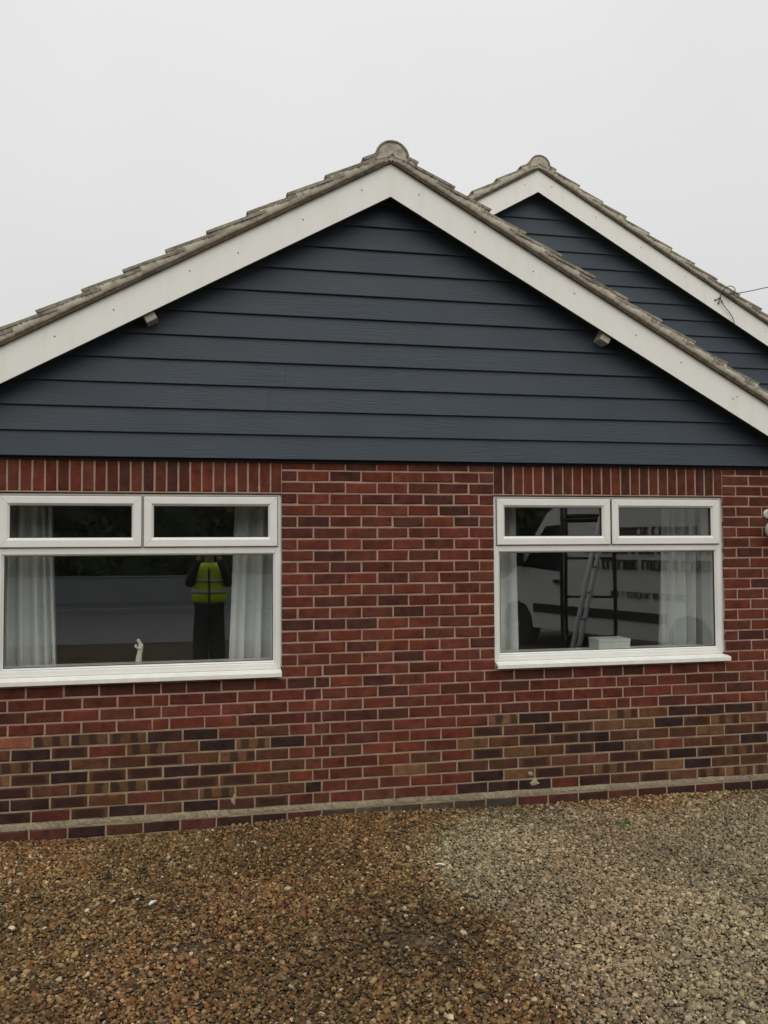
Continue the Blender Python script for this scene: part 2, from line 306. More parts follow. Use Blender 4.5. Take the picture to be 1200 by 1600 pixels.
M = dict(
    brick=brick_mat('fired_brick', False), brickj=brick_mat('fired_brick_mass', True), mortar=mortar_mat(), board=board_mat(), barge=bargeboard_mat(),
    upvc=simple('white_upvc', (.79, .785, .73), .32, .05, 5), gasket=simple('black_gasket', (.03, .03, .03), .6, .1),
    upvc_dirty=simple('white_upvc_sill', (.79, .775, .71), .35, .08, 14), glass=glass_mat(),
    tile=weathered('concrete_tile', (.19, .165, .125), (.34, .30, .235), (.10, .09, .068), 9),
    bed=weathered('verge_mortar', (.31, .275, .215), (.48, .435, .35), (.24, .21, .16), 5, bump=.7),
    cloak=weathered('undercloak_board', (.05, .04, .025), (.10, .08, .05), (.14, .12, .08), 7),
    band=weathered('plinth_mortar', (.27, .225, .145), (.40, .34, .235), (.19, .16, .105), 6, bump=.9),
    nail=simple('rusty_nail', (.16, .125, .095), .7, .3, 90), block=weathered('grubby_white_paint', (.36, .345, .28), (.50, .48, .40), (.27, .26, .2), 14, .6, .2),
    plaster=simple('room_plaster', (.62, .62, .60), .9, .06, 2), carpet=simple('room_carpet', (.22, .21, .19), .95, .15, 20), backing=simple('wall_membrane', (.02, .02, .02), .9),
    curtain=cloth_mat('curtain_cloth', (.85, .865, .85)), ceramic=simple('matt_white_plaster', (.68, .66, .58), .6, .08, 30), card=simple('white_card', (.60, .63, .59), .7, .05, 10),
    lampwhite=simple('lamp_white', (.60, .56, .53), .4, .1, 20), brass=simple('lamp_brass', (.55, .36, .2), .4, .15, 30, metal=.6), cable=simple('black_cable', (.03, .03, .03), .6),
    ground=ground_mat(), stone=stone_mat(), tarmac=simple('tarmac', (.15, .155, .16), .9, .2, 3, .5, 120), kerb=weathered('kerb_concrete', (.18, .175, .16), (.27, .26, .24), (.14, .13, .11), 6),
    render_wall=simple('grey_render', (.30, .31, .325), .9, .08, 2, .3, 80), van=simple('van_white', (.80, .81, .80), .25, .03, 3), dark=simple('dark_plastic', (.02, .02, .022), .5, .2, 10),
    vglass=simple('van_glass', (.015, .018, .02), .05, .1), tyre=simple('tyre_rubber', (.02, .02, .02), .8, .2, 20), alloy=simple('aluminium', (.55, .56, .57), .35, .08, 20, metal=.7),
    steel=simple('dark_tube', (.05, .05, .052), .4, .2, 20, metal=.3), lens=simple('lamp_lens', (.5, .5, .48), .1, .05), red=simple('red_lens', (.4, .02, .02), .2, .05), print=simple('van_lettering', (.04, .04, .045), .4, .05),
    hivis=simple('hi_vis_yellow', (.55, .85, .02), .6, .08, 12), tape=simple('grey_reflective_tape', (.5, .52, .5), .3, .05), navy=simple('dark_trousers', (.018, .02, .026), .85, .2, 15),
    sleeve=simple('dark_sleeve', (.03, .033, .036), .85, .2, 15), skin=simple('skin', (.52, .32, .24), .5, .08, 20), hair=simple('brown_hair', (.06, .04, .028), .6, .3, 40, stretch=(1, 1, 8)), boot=simple('work_boot', (.05, .035, .022), .7, .2, 20),
    leaf=simple('hedge_leaf', (.05, .075, .028), .6, .5, 1.3), bark=simple('bark', (.07, .055, .04), .9, .3, 20), weed=simple('weed_leaf', (.05, .085, .025), .6, .3, 40), twig=simple('dry_twig', (.36, .31, .23), .8, .2, 40), paperwhite=simple('pale_chip', (.7, .68, .62), .6, .08, 30),
)

# ================================================================== THE SETTING
def hgt(x, y):
    """gentle lie of the gravel"""
    b = .012*math.sin(1.3*x+.4)*math.cos(1.1*y+.3)+.007*math.sin(3.1*x+1)*math.sin(2.7*y)
    b -= .017*math.exp(-(y/.55)**2)
    return b + .012*math.exp(-((y+.05)/.16)**2)*math.sin(2.6*x+.6) if y > -6 else b*math.exp(-((y+6)/1.5)**2)
def axis(a, b, step, far):
    near = list(np.arange(a, b+1e-6, step)); out = [step*1.8**k for k in range(1, 60)]
    lo, hi, q = [], [], 0
    for d in out:
        q += d
        if q > far: break
        lo.append(a-q); hi.append(b+q)
    return lo[::-1]+near+hi
gx, gy = axis(-3.6, 5.4, .12, 400), axis(-6, .12, .12, 400)
gm = MB(); gm.v = [(x, y, hgt(x, y)-.006 if -4 < x < 6 and -7 < y < .4 else -.006) for y in gy for x in gx]
nx = len(gx); gm.f = [(j*nx+i, j*nx+i+1, (j+1)*nx+i+1, (j+1)*nx+i) for j in range(len(gy)-1) for i in range(nx-1)]
tag(gm.build('ground', M['ground'], smooth=True, fix=False), kind='structure')
tag(MB().box(-60, 60, -17, -10.2, -.05, .004).build('road', M['tarmac']), kind='structure')
tag(MB().box(-60, 60, -19.1, -17.15, -.05, .11).build('pavement', M['tarmac']), kind='structure')
tag(MB().box(-60, 60, -17.15, -17.0, -.05, .115).build('kerb', M['render_wall']), kind='structure')

# gravel: tens of thousands of pebbles scattered on the bed
def gravel():
    def zone(x, y):       # 1 = the drier, greyer gravel to the right, 0 = the browner damp gravel
        edge = .80+.10*np.sin(2.3*y)+.05*np.sin(7*y+1)+np.where(y > -.7, (y+.7)*.75, 0)
        near = np.clip((-y-.15-.1*np.sin(3*x)-.08*np.sin(8*x+1))/.6, 0, 1)
        return 1/(1+np.exp(-(x-edge)/.075))*(.5+.5*near)
    n = 270000
    x = rng.uniform(-3.3, 5.2, n); y = -3.3*rng.uniform(0, 1, n)**1.0+.004
    # fewer stones outside the part of the drive in front of the gable
    out = (y < -2.9) | (x > 3.4+.45*-y) | (x < -2.1)
    keep = ~out | (rng.uniform(0, 1, n) < .55)
    # two muddy hollows where silt covers the stones
    def mud(cx, cy, rx, ry): return np.exp(-(((x-cx)/rx)**2+((y-cy)/ry)**2))
    md = np.maximum(mud(-.52, -1.64, .20, .07), mud(.45, -1.80, .22, .10))
    keep &= rng.uniform(0, 1, n) > md*.9
    x, y = x[keep], y[keep]; n = len(x); md = md[keep]
    zn = zone(x, y)
    size = np.exp(rng.normal(math.log(.0056), .40, n)).clip(.003, .017)
    flat = rng.uniform(.5, .85, n); el = rng.uniform(.7, 1.15, n)
    scl = np.stack([size*el*1.12, size/el**.5, size*flat], 1)
    rot = np.stack([rng.normal(0, .35, n), rng.normal(0, .35, n), rng.uniform(0, 6.283, n)], 1)
    h = np.array([hgt(a, b) for a, b in zip(x, y)])
    lay = rng.uniform(0, 1, n)
    z = h + np.where(lay < .6, size*.2, size*.2+.006)+rng.normal(0, .0015, n) - md*.004
    brown = np.array([(.105, .066, .034), (.15, .094, .050), (.072, .046, .026), (.17, .125, .076), (.12, .062, .028), (.22, .165, .105), (.045, .034, .025), (.10, .082, .058)])
    grey = np.array([(.175, .145, .098), (.215, .18, .125), (.14, .115, .078), (.26, .215, .15), (.165, .12, .078), (.105, .088, .065), (.19, .165, .125), (.235, .18, .12)])
    kb = rng.integers(0, 8, n); pick = rng.uniform(0, 1, n) < zn
    col = np.where(pick[:, None], grey[kb], brown[kb])
    # drifts of rustier and of darker stones
    drift = np.sin(2.9*x+1.7*y)+np.sin(4.3*y-1.9*x+.8)+.7*np.sin(7*x+3*y)
    col *= (1+.10*drift)[:, None]; col[:, 0] *= 1+.05*np.sin(3.3*x-2*y)
    col *= np.where(zn[:, None] > .5, np.array([[1.27, 1.20, 1.02]]), np.array([[1.28, 1.10, .78]]))
    white = rng.uniform(0, 1, n) < .028; col[white] = np.array([(.40, .33, .22)])*rng.uniform(.75, 1.25, (white.sum(), 1))
    col *= rng.uniform(.62, 1.42, (n, 1))
    mid_dark = np.exp(-(((x-.15)/1.0)**2+((y+1.8)/.5)**2))      # broad strip of darker stones across the middle foreground
    col *= (1-.24*mid_dark*(1-.6*zn))[:, None]
    me = bpy.data.meshes.new('gravel'); me.vertices.add(n); me.vertices.foreach_set('co', np.stack([x, y, z], 1).ravel())
    a = me.attributes.new('rot', 'FLOAT_VECTOR', 'POINT'); a.data.foreach_set('vector', rot.ravel())
    a = me.attributes.new('scl', 'FLOAT_VECTOR', 'POINT'); a.data.foreach_set('vector', scl.ravel())
    a = me.attributes.new('col', 'FLOAT_COLOR', 'POINT'); a.data.foreach_set('color', np.concatenate([col, np.ones((n, 1))], 1).ravel())
    a = me.attributes.new('idx', 'INT', 'POINT'); a.data.foreach_set('value', rng.integers(0, 6, n).astype(np.int32))
    o = link('gravel', me); me.materials.append(M['stone']); tag(o, 'loose brown and grey pea gravel covering the drive', 'gravel', kind='stuff')
    g = bpy.data.node_groups.new('gravel_scatter', 'GeometryNodeTree')
    g.interface.new_socket('Geometry', in_out='INPUT', socket_type='NodeSocketGeometry'); g.interface.new_socket('Geometry', in_out='OUTPUT', socket_type='NodeSocketGeometry')
    nn, ll = g.nodes.new, g.links.new
    gi, go = nn('NodeGroupInput'), nn('NodeGroupOutput'); join = nn('GeometryNodeJoinGeometry')
    for k in range(6):
        ico = nn('GeometryNodeMeshIcoSphere'); ico.inputs['Radius'].default_value = 1; ico.inputs['Subdivisions'].default_value = 2
        no = nn('ShaderNodeTexNoise'); no.noise_dimensions = '4D'; no.inputs['W'].default_value = k*3.7; no.inputs['Scale'].default_value = .8; no.inputs['Detail'].default_value = 1
        sb = nn('ShaderNodeVectorMath'); sb.operation = 'SUBTRACT'; sb.inputs[1].default_value = (.5, .5, .5); ll(no.outputs['Color'], sb.inputs[0])
        sc = nn('ShaderNodeVectorMath'); sc.operation = 'SCALE'; sc.inputs['Scale'].default_value = 1.5; ll(sb.outputs[0], sc.inputs[0])
        sp = nn('GeometryNodeSetPosition'); ll(ico.outputs['Mesh'], sp.inputs['Geometry']); ll(sc.outputs[0], sp.inputs['Offset'])
        sm = nn('GeometryNodeSetShadeSmooth'); ll(sp.outputs[0], sm.inputs['Geometry'])
        st = nn('GeometryNodeSetMaterial'); st.inputs['Material'].default_value = M['stone']; ll(sm.outputs[0], st.inputs['Geometry'])
        ti = nn('GeometryNodeGeometryToInstance'); ll(st.outputs[0], ti.inputs[0]); ll(ti.outputs[0], join.inputs[0])
    def na(name, typ):
        q = nn('GeometryNodeInputNamedAttribute'); q.data_type = typ; q.inputs['Name'].default_value = name; return q.outputs['Attribute']
    ip = nn('GeometryNodeInstanceOnPoints'); ip.inputs['Pick Instance'].default_value = True
    ll(gi.outputs[0], ip.inputs['Points']); ll(join.outputs[0], ip.inputs['Instance']); ll(na('idx', 'INT'), ip.inputs['Instance Index'])
    er = nn('FunctionNodeEulerToRotation'); ll(na('rot', 'FLOAT_VECTOR'), er.inputs[0]); ll(er.outputs[0], ip.inputs['Rotation']); ll(na('scl', 'FLOAT_VECTOR'), ip.inputs['Scale'])
    ll(ip.outputs[0], go.inputs[0])
    md_ = o.modifiers.new('scatter', 'NODES'); md_.node_group = g
gravel()

# ================================================================== THE BUNGALOW
H = empty('bungalow', (.683, 0, 0))
tag(H, 'red brick bungalow with dark grey boarded gables and white bargeboards', 'house')
def hp(o):         # parts keep world coordinates although the bungalow's own origin is its doorstep
    o.matrix_parent_inverse = Matrix.Translation((-.683, 0, 0)); return o
WL, WR = (-1.755, 0.0), (1.449, 3.204)          # the two window openings
XA, XB = -2.70, 4.066                           # ends of the front wall
ZS = Z0-1.19                                    # underside of the sills
CLB = Z0+.218                                   # bottom of the boarding

# --- front wall: mortar core with two openings
wm = MB(); yb, yf = .30, .0055
for x0, x1, z0, z1 in ((XA, WL[0], -.3, Z0+.4), (WL[1], WR[0], -.3, Z0+.4), (WR[1], XB, -.3, Z0+.4),
                       (WL[0], WL[1], -.3, ZS+.02), (WL[0], WL[1], Z0-.004, Z0+.4), (WR[0], WR[1], -.3, ZS+.02), (WR[0], WR[1], Z0-.004, Z0+.4)):
    wm.box(x0, x1, yf, yb, z0, z1)
wall = hp(wm.build('wall', M['mortar'], H))

# --- bricks
def brick_mesh(L, Hh, k):
    """one brick: chamfered face with slightly uneven arrises, 'loc' keeps its own coordinates"""
    rr = random.Random(int(L*1e4)*31+k*7+int(Hh*1e3))
    hx, hz, c = L/2, Hh/2, .0028; j = lambda s: rr.uniform(-s, s)
    v = []
    for sx, sz in ((-1, -1), (1, -1), (1, 1), (-1, 1)): v.append((sx*hx, .06, sz*hz))
    fr = []
    for sx, sz in ((-1, -1), (0, -1), (1, -1), (1, 1), (0, 1), (-1, 1)):
        px, pz = sx*(hx+j(.0012)), sz*(hz+j(.0012)); fr.append((px, pz))
    for px, pz in fr: v.append((px, .0045, pz))
    cn = [c*rr.choice((.8, 1, 1, 1.4, 2.2, 3.4)) for _ in range(6)]
    for (px, pz), q in zip(fr, cn):
        v.append((px-math.copysign(q, px) if abs(px) > .001+.0012 else px, j(.0006), pz-math.copysign(q, pz)))
    f = [(10, 11, 14, 15), (11, 12, 13, 14)]
    for i in range(6): f.append((4+i, 4+(i+1) % 6, 10+(i+1) % 6, 10+i))
    f += [(0, 1, 6, 5, 4), (1, 2, 7, 6), (2, 3, 9, 8, 7), (3, 0, 4, 9)]
    return v, f
BM = {}
def brick_data(L, Hh, k):
    key = (round(L, 3), round(Hh, 3), k)
    if key not in BM:
        v, f = brick_mesh(L, Hh, k); me = bpy.data.meshes.new('brick'); me.from_pydata(v, [], f)
        b = bmesh.new(); b.from_mesh(me); bmesh.ops.recalc_face_normals(b, faces=b.faces[:]); b.to_mesh(me); b.free()
        a = me.attributes.new('loc', 'FLOAT_VECTOR', 'POINT'); a.data.foreach_set('vector', np.array(v, dtype=np.float32).ravel())
        me.materials.append(M['brick']); BM[key] = me
    return BM[key]
REDS = [(.128, .0330, .0205), (.142, .0360, .0215), (.112, .0310, .0205), (.132, .0400, .0250), (.100, .0300, .0205), (.152, .0400, .0240), (.120, .0380, .0240)]
DUSK = [(.082, .0290, .0215), (.090, .0310, .0220), (.072, .0270, .0205)]
PLUM = [(.040, .0210, .0185), (.048, .0235, .0190), (.034, .0190, .0180)]
BRWN = [(.112, .0460, .0255), (.100, .0410, .0240), (.128, .0530, .0285), (.090, .0370, .0230)]
BUFF = [(.160, .0780, .0390), (.178, .0880, .0450), (.140, .0680, .0350)]
def tint(kind, rr):
    if kind == 'red':
        c, a = (rr.choice(REDS), 1) if rr.random() < .82 else (rr.choice(DUSK), 1)
    elif kind == 'soldier':
        c, a = (rr.choice(REDS), 1) if rr.random() < .72 else (rr.choice(DUSK), 1)
    elif kind == 'sill':
        c, a = rr.choice(DUSK+REDS[2:5:2]), 1
    elif kind == 'mixred':
        u = rr.random(); c, a = (rr.choice(REDS), 1) if u < .68 else (rr.choice(BRWN), 1) if u < .92 else (rr.choice(PLUM), 1) if u < .95 else (rr.choice(BUFF), 1)
    elif kind == 'mixdark':
        u = rr.random(); c, a = (rr.choice(PLUM), 1) if u < .28 else (rr.choice(BRWN), .6) if u < .55 else (rr.choice(BRWN), 1) if u < .82 else (rr.choice(BUFF), .2) if u < .93 else (rr.choice(REDS), 1)
    elif kind == 'mix':
        u = rr.random()
        c, a = (rr.choice(PLUM), 1) if u < .23 else (rr.choice(BRWN), .6) if u < .42 else (rr.choice(BRWN), 1) if u < .72 else (rr.choice(BUFF), .2) if u < .85 else (rr.choice(BUFF), 1) if u < .93 else (rr.choice(REDS), 1)
    elif kind == 'grimy':
        c, a = rr.choice([(.10, .078, .055), (.078, .06, .044), (.06, .048, .038)]), 1
    elif kind == 'orange':
        c, a = (.25, .085, .045), 1
    else:
        c, a = rr.choice(PLUM+BRWN[3:]+DUSK), 1
    f = rr.uniform(.88, 1.12); return (c[0]*f, c[1]*f, c[2]*f, a)
def fill(js, a, b, pitch):
    """joint centres js extended at the bond's pitch to cover a..b"""
    js = sorted(js)
    while js[0]-pitch > a+.03: js.insert(0, js[0]-pitch)
    while js[-1]+pitch < b-.03: js.append(js[-1]+pitch)
    return [j for j in js if a+.02 < j < b-.02]
EVEN = [.208, .421, .634, .847, 1.060, 1.273]; ODD = [.102, .315, .528, .741, .954, 1.167, 1.347]
LOW = {19: [-1.563, -1.345, -1.133, -.924, -.758, -.602, -.389, -.174, .035, .213, .314, .530, .743, .954, 1.167, 1.378, 1.590, 1.805, 2.020, 2.238, 2.395, 2.555, 2.770, 2.984, 3.206, 3.425],
       20: [-1.663, -1.450, -1.235, -1.023, -.810, -.710, -.494, -.284, -.070, .150, .260, .418, .631, .845, 1.060, 1.274, 1.487, 1.697, 1.914, 2.130, 2.348, 2.450, 2.664, 2.880, 3.096, 3.312],
       23: [-1.522, -1.297, -1.072, -.847, -.625, -.401, -.172, .047, .202, .312, .527, .742, .958, 1.174, 1.395, 1.614, 1.848, 2.059, 2.286, 2.508, 2.741, 2.960, 3.187, 3.415],
       24: [-1.641, -1.414, -1.190, -.965, -.744, -.520, -.298, -.073, .149, .261, .419, .637, .852, 1.065, 1.285, 1.508, 1.730, 1.947, 2.172, 2.401, 2.628, 2.855, 3.077, 3.308]}
BR = []           # (name, cx, cz, length, height, upright, colour)
rb = random.Random(5)
def lay(name, a, b, zc, kind, hgt_=.0632):
    BR.append((name, (a+b)/2, zc, b-a, hgt_, False, tint(kind, rb)))
J = .0056
def course(k, a, b, js, kindf, name=None):
    zc = Z0-(k-3)*.075-.0375
    e = [a-J if a not in (XA,) else a]+js+[b+J if b != XB else b]
    for p, q in zip(e[:-1], e[1:]):
        l, r = p+J, q-J
        if r-l < .02: continue
        kd = kindf((l+r)/2)
        lay(name or ('half_brick' if r-l < .125 else 'brick'), l+rb.uniform(-.001, .001), r+rb.uniform(-.001, .001), zc+rb.uniform(-.0012, .0012), kd)
for k in range(-1, 19):
    if k < 18: course(k, WL[1], WR[0], EVEN if k % 2 == 0 else ODD, lambda x: 'red')
    course(k, WR[1], XB, fill([3.310] if k % 2 == 0 else [3.417], WR[1], XB, .2125), lambda x: 'red')
    course(k, XA, WL[0], fill([WL[0]-.107] if k % 2 == 0 else [WL[0]-.213], XA, WL[0], .2125), lambda x: 'red')
course(18, WL[1], WR[0], [.158, .265, .421, .634, .847, 1.060, 1.273], lambda x: 'red')
for k in range(19, 30):
    key = (19 if k % 2 else 20) if k < 23 else (23 if k % 2 else 24)
    js = fill([x+rb.uniform(-.004, .004) for x in LOW[key]], XA, XB, .213 if k < 23 else .224)
    def kf(x, k=k):
        if k == 19 and (WL[0] < x < WL[1] or WR[0] < x < WR[1]): return 'sill'
        if k < 23: return 'red'
        if k == 23 and -1.80 < x < -1.53: return 'orange'
        if .05 < x < 1.35: return 'mixred' if k > 24 else 'red'
        return 'mixdark' if x < .05 else 'mix'
    course(k, XA, XB, js, kf)
js = fill([-1.535+.224*i for i in range(24)], XA, XB, .224)
e = [XA]+js+[XB]
for p, q in zip(e[:-1], e[1:]): lay('plinth_brick', p+J, q-J, Z0-2.066-.0335, 'grimy' if .25 < p < 1.6 else 'low')
for k, (p, q) in enumerate(zip(e[:-1], e[1:])): lay('footing_brick', p+.11, q+.10, Z0-2.066-.109, 'low')
for W in (WL, WR):
    for i in range(24):
        x = W[0]+(i+.5)*.073125
        BR.append(('soldier_brick', x+rb.uniform(-.0008, .0008), Z0+.1105+rb.uniform(-.0015, .0015), .210, .0612, True, tint('soldier', rb)))
def px_area(b):
    _, cx, cz, L_, h_, upr, _ = b
    if upr: L_, h_ = h_, L_
    q = [proj((cx+sx*L_/2, 0, cz+sz*h_/2)) for sx, sz in ((-1, -1), (1, -1), (1, 1), (-1, 1))]
    if max(p[0] for p in q) < 2 or min(p[0] for p in q) > 1198: return 0
    return abs(sum(q[i][0]*q[(i+1) % 4][1]-q[(i+1) % 4][0]*q[i][1] for i in range(4)))/2
limit = sorted((px_area(b) for b in BR if b[0] == 'brick'), reverse=True)[:300][-1]
rest = []
for b in BR:
    name, cx, cz, L_, h_, upr, colr = b
    ar = px_area(b)
    if ar == 0 or name == 'footing_brick' or (name == 'brick' and ar < limit): rest.append(b); continue
    Lq = round(L_/.003)*.003
    o = link(name, brick_data(Lq, h_, rb.randrange(4)), wall, (cx, rb.uniform(-.0014, .0014), cz))
    o.scale = (L_/Lq, 1, 1); o.color = colr
    o.rotation_euler = (0, (R(90)*rb.choice((1, -1)) if upr else 0)+rb.gauss(0, .0035), rb.gauss(0, .004))
vv, ff, cc, lc, rd = [], [], [], [], []
for name, cx, cz, L_, h_, upr, colr in rest:
    v, f = brick_mesh(L_, h_, rb.randrange(4)); n0 = len(vv); yj = rb.uniform(-.0014, .0014); rn = rb.random()
    vv += [((x+cx) if not upr else (z+cx), y+yj, (z+cz) if not upr else (x+cz)) for x, y, z in v]; lc += v; cc += [colr]*len(v); rd += [rn]*len(v)
    ff += [tuple(n0+i for i in q) for q in f]
me = bpy.data.meshes.new('brickwork'); me.from_pydata(vv, [], ff)
b = bmesh.new(); b.from_mesh(me); bmesh.ops.recalc_face_normals(b, faces=b.faces[:]); b.to_mesh(me); b.free()
me.attributes.new('loc', 'FLOAT_VECTOR', 'POINT').data.foreach_set('vector', np.array(lc, dtype=np.float32).ravel())
me.attributes.new('col', 'FLOAT_COLOR', 'POINT').data.foreach_set('color', np.array(cc, dtype=np.float32).ravel())
me.attributes.new('rnd', 'FLOAT', 'POINT').data.foreach_set('value', np.array(rd, dtype=np.float32))
me.materials.append(M['brickj']); tag(link('brickwork', me, wall), kind='stuff')
# the pale mortar band at damp-course level, ragged along both edges
bm_ = MB(); xs = np.arange(XA, XB, .014); n = len(xs)
for i, x in enumerate(xs):
    r1 = .004*math.sin(9*x)+rb.uniform(-.004, .004); r2 = .006*math.sin(6*x+2)+rb.uniform(-.006, .005)
    bm_.v += [(x, .010, Z0-2.021+r1), (x, .001+rb.uniform(-.0015, .0025), Z0-2.0215+r1), (x, .001+rb.uniform(-.002, .002), Z0-2.038+rb.uniform(-.006, .006)), (x, .0015+rb.uniform(-.0015, .003), Z0-2.0565+r2), (x, .010, Z0-2.057+r2)]
bm_.f = [(i*5+k, (i+1)*5+k, (i+1)*5+k+1, i*5+k+1) for i in range(n-1) for k in range(4)]
bm_.build('mortar_band', M['band'], wall)
# two smears of spilt mortar
for cx, cz, sx_, sz_ in ((1.722, Z0-1.975, .05, .03), (-.305, Z0-1.96, .022, .045), (1.70, Z0-1.915, .03, .018)):
    s_ = MB(); k = 14; ring_ = [(cx+sx_*math.cos(6.283*i/k)*rb.uniform(.35, 1.2), cz+sz_*math.sin(6.283*i/k)*rb.uniform(.6, 1.1)) for i in range(k)]
    s_.add([(cx, -.0028, cz)]+[(cx+(x-cx)*.6, -.0024+rb.uniform(-.001, .001), cz+(z-cz)*.6) for x, z in ring_]+[(x, .002, z) for x, z in ring_],
           [(0, 1+i, 1+(i+1) % k) for i in range(k)]+[(1+i, 1+k+i, 1+k+(i+1) % k, 1+(i+1) % k) for i in range(k)])
    s_.build('mortar_smear', M['band'], wall, smooth=True)

# --- side and back walls, seen only from elsewhere
def plain_brick():
    m, t, p = mat('plain_brickwork'); L = t.links.new
    c = N(t, 'ShaderNodeNewGeometry'); sp = N(t, 'ShaderNodeSeparateXYZ'); L(c.outputs['Position'], sp.inputs[0])
    ad = N(t, 'ShaderNodeMath', operation='ADD'); L(sp.outputs['X'], ad.inputs[0]); L(sp.outputs['Y'], ad.inputs[1]); cx = N(t, 'ShaderNodeCombineXYZ'); L(ad.outputs[0], cx.inputs[0]); L(sp.outputs['Z'], cx.inputs[1])
    bt = N(t, 'ShaderNodeTexBrick', i_Scale=1.0); L(cx.outputs[0], bt.inputs['Vector'])
    for k_, v_ in (('Brick Width', .213), ('Row Height', .075), ('Mortar Size', .005), ('Color1', (.10, .03, .022, 1)), ('Color2', (.06, .028, .024, 1)), ('Mortar', (.33, .225, .18, 1))): bt.inputs[k_].default_value = v_
    L(bt.outputs['Color'], p.inputs['Base Color']); p.inputs['Roughness'].default_value = .9; return m
M['plain'] = plain_brick()
hp(MB().box(XA, XA+.3, .302, 2.3, -.2, Z0+.3).build('side_wall', M['plain'], H)); hp(MB().box(XB-.3, XB, .302, 2.3, -.2, Z0+.3).build('side_wall', M['plain'], H))
RX0, RX1 = -2.66, 7.97
hp(MB().box(XB+.002, RX1, 2.36, 2.66, -.2, Z0+.25).build('wall', M['plain'], H)); hp(MB().box(RX1-.3, RX1, 2.662, 9, -.2, Z0+.3).build('side_wall', M['plain'], H)); hp(MB().box(RX0, RX0+.3, 2.302, 9, -.2, Z0+.3).build('side_wall', M['plain'], H))
hp(MB().box(RX0, RX1, 9.002, 9.3, -.2, Z0+.3).build('back_wall', M['plain'], H))
# rooms behind the windows
rm = MB(); rx0, rx1, ry0, ry1, rz0, rz1 = XA+.31, .72, .301, 3.9, .16, Z0+.28
def room(x0, x1):
    q = MB(); y0, y1, z0, z1 = .301, 4.1, .16, Z0+.22
    q.add([(x0, y0, z0), (x1, y0, z0), (x1, y1, z0), (x0, y1, z0), (x0, y0, z1), (x1, y0, z1), (x1, y1, z1), (x0, y1, z1)], [(4, 5, 6, 7), (1, 2, 6, 5), (2, 3, 7, 6), (3, 0, 4, 7)])
    r_ = hp(q.build('room_lining', M['plaster'], H, fix=False))
    MB().box(x0, x1, y0, y1, z0-.05, z0).build('room_floor', M['carpet'], r_)
room(XA+.31, .70); room(.74, XB-.31)

# --- windows
def window(W, zone_shift=0):
    x0, x1 = W; mid = x0+.878
    fr = MB(); y = .026
    fr.ring(x0+.004, x1-.004, Z0-1.146, Z0-.010, [(0, .095), (0, y+.004), (.004, y), (.036, y), (.046, y+.014), (.048, y+.016), (.048, .095)])
    fr.cbox(x0+.040, x1-.040, y+.0015, .093, Z0-.394, Z0-.343, .005)                    # transom
    fr.cbox(mid-.024, mid+.024, y+.003, .091, Z0-.35, Z0-.05, .005)                     # mullion
    f = hp(fr.build('window', M['upvc'], H))
    for cx_, cz_, sx_, sz_ in ((x0+.004, Z0-1.146, 1, 1), (x1-.004, Z0-1.146, -1, 1)):
        MB().tube([(cx_+sx_*.005, y+.0003, cz_+sz_*.005), (cx_+sx_*.035, y+.0003, cz_+sz_*.035)], .0009, 6).build('weld_line', M['block'], f)
    # sloped glazing beads of the big fixed light
    MB().ring(x0+.046, x1-.046, Z0-1.100, Z0-.391, [(0, .06), (0, y+.006), (.010, y+.018), (.010, .06)]).build('glazing_bead', M['upvc'], f)
    MB().ring(x0+.0545, x1-.0545, Z0-1.0915, Z0-.3995, [(0, .055), (0, y+.0165), (.004, y+.0165), (.004, .055)]).build('gasket', M['gasket'], f)
    MB().box(x0+.055, x1-.055, .052, .058, Z0-1.091, Z0-.400).build('pane', M['glass'], f)
    for a, b in ((x0+.028, mid-.0075), (mid+.0075, x1-.028)):
        ys = .009; s_ = MB().ring(a, b, Z0-.347, Z0-.027, [(0, .06), (0, ys+.004), (.004, ys), (.044, ys), (.048, ys+.003), (.060, ys+.017), (.060, .06)]).build('opening_sash', M['upvc'], f)
        MB().ring(a+.0585, b-.0585, Z0-.2885, Z0-.0855, [(0, .05), (0, ys+.016), (.004, ys+.016), (.004, .05)]).build('gasket', M['gasket'], f)
        MB().ring(a-.004, b+.004, Z0-.351, Z0-.023, [(0, .05), (0, y-.004), (.010, y-.004), (.010, .05)]).build('gasket', M['gasket'], f)
        MB().box(a+.0595, b-.0595, .040, .046, Z0-.2875, Z0-.0865).build('pane', M['glass'], f)
        for cx_, cz_, sx_, sz_ in ((a, Z0-.347, 1, 1), (b, Z0-.347, -1, 1), (a, Z0-.027, 1, -1), (b, Z0-.027, -1, -1)):
            MB().tube([(cx_+sx_*.005, ys+.0003, cz_+sz_*.005), (cx_+sx_*.043, ys+.0003, cz_+sz_*.043)], .0009, 6).build('weld_line', M['block'], f)
        MB().cbox((a+b)/2-.05, (a+b)/2+.05, .062, .085, Z0-.345, Z0-.325, .003).build('handle', M['upvc'], f)
    MB().xprism([(.09, Z0-1.1465), (.020, Z0-1.1465), (-.040, Z0-1.158), (-.046, Z0-1.162), (-.046, Z0-1.186), (-.040, Z0-1.190), (-.034, Z0-1.190), (-.034, Z0-1.172), (.09, Z0-1.172)], x0+.006, x1-.004 if W is WL else x1+.012).build('sill', M['upvc_dirty'], f)
    MB().cbox(x0+.002, x1-.002, .097, .335, Z0-1.135, Z0-1.110, .004).build('inner_sill', M['upvc'], f)
    MB().box(x0+.001, x0+.004, .02, .29, Z0-1.13, Z0-.006).build('reveal_lining', M['plaster'], f); MB().box(x1-.004, x1-.001, .02, .29, Z0-1.13, Z0-.006).build('reveal_lining', M['plaster'], f)
    return f
window(WL); window(WR)

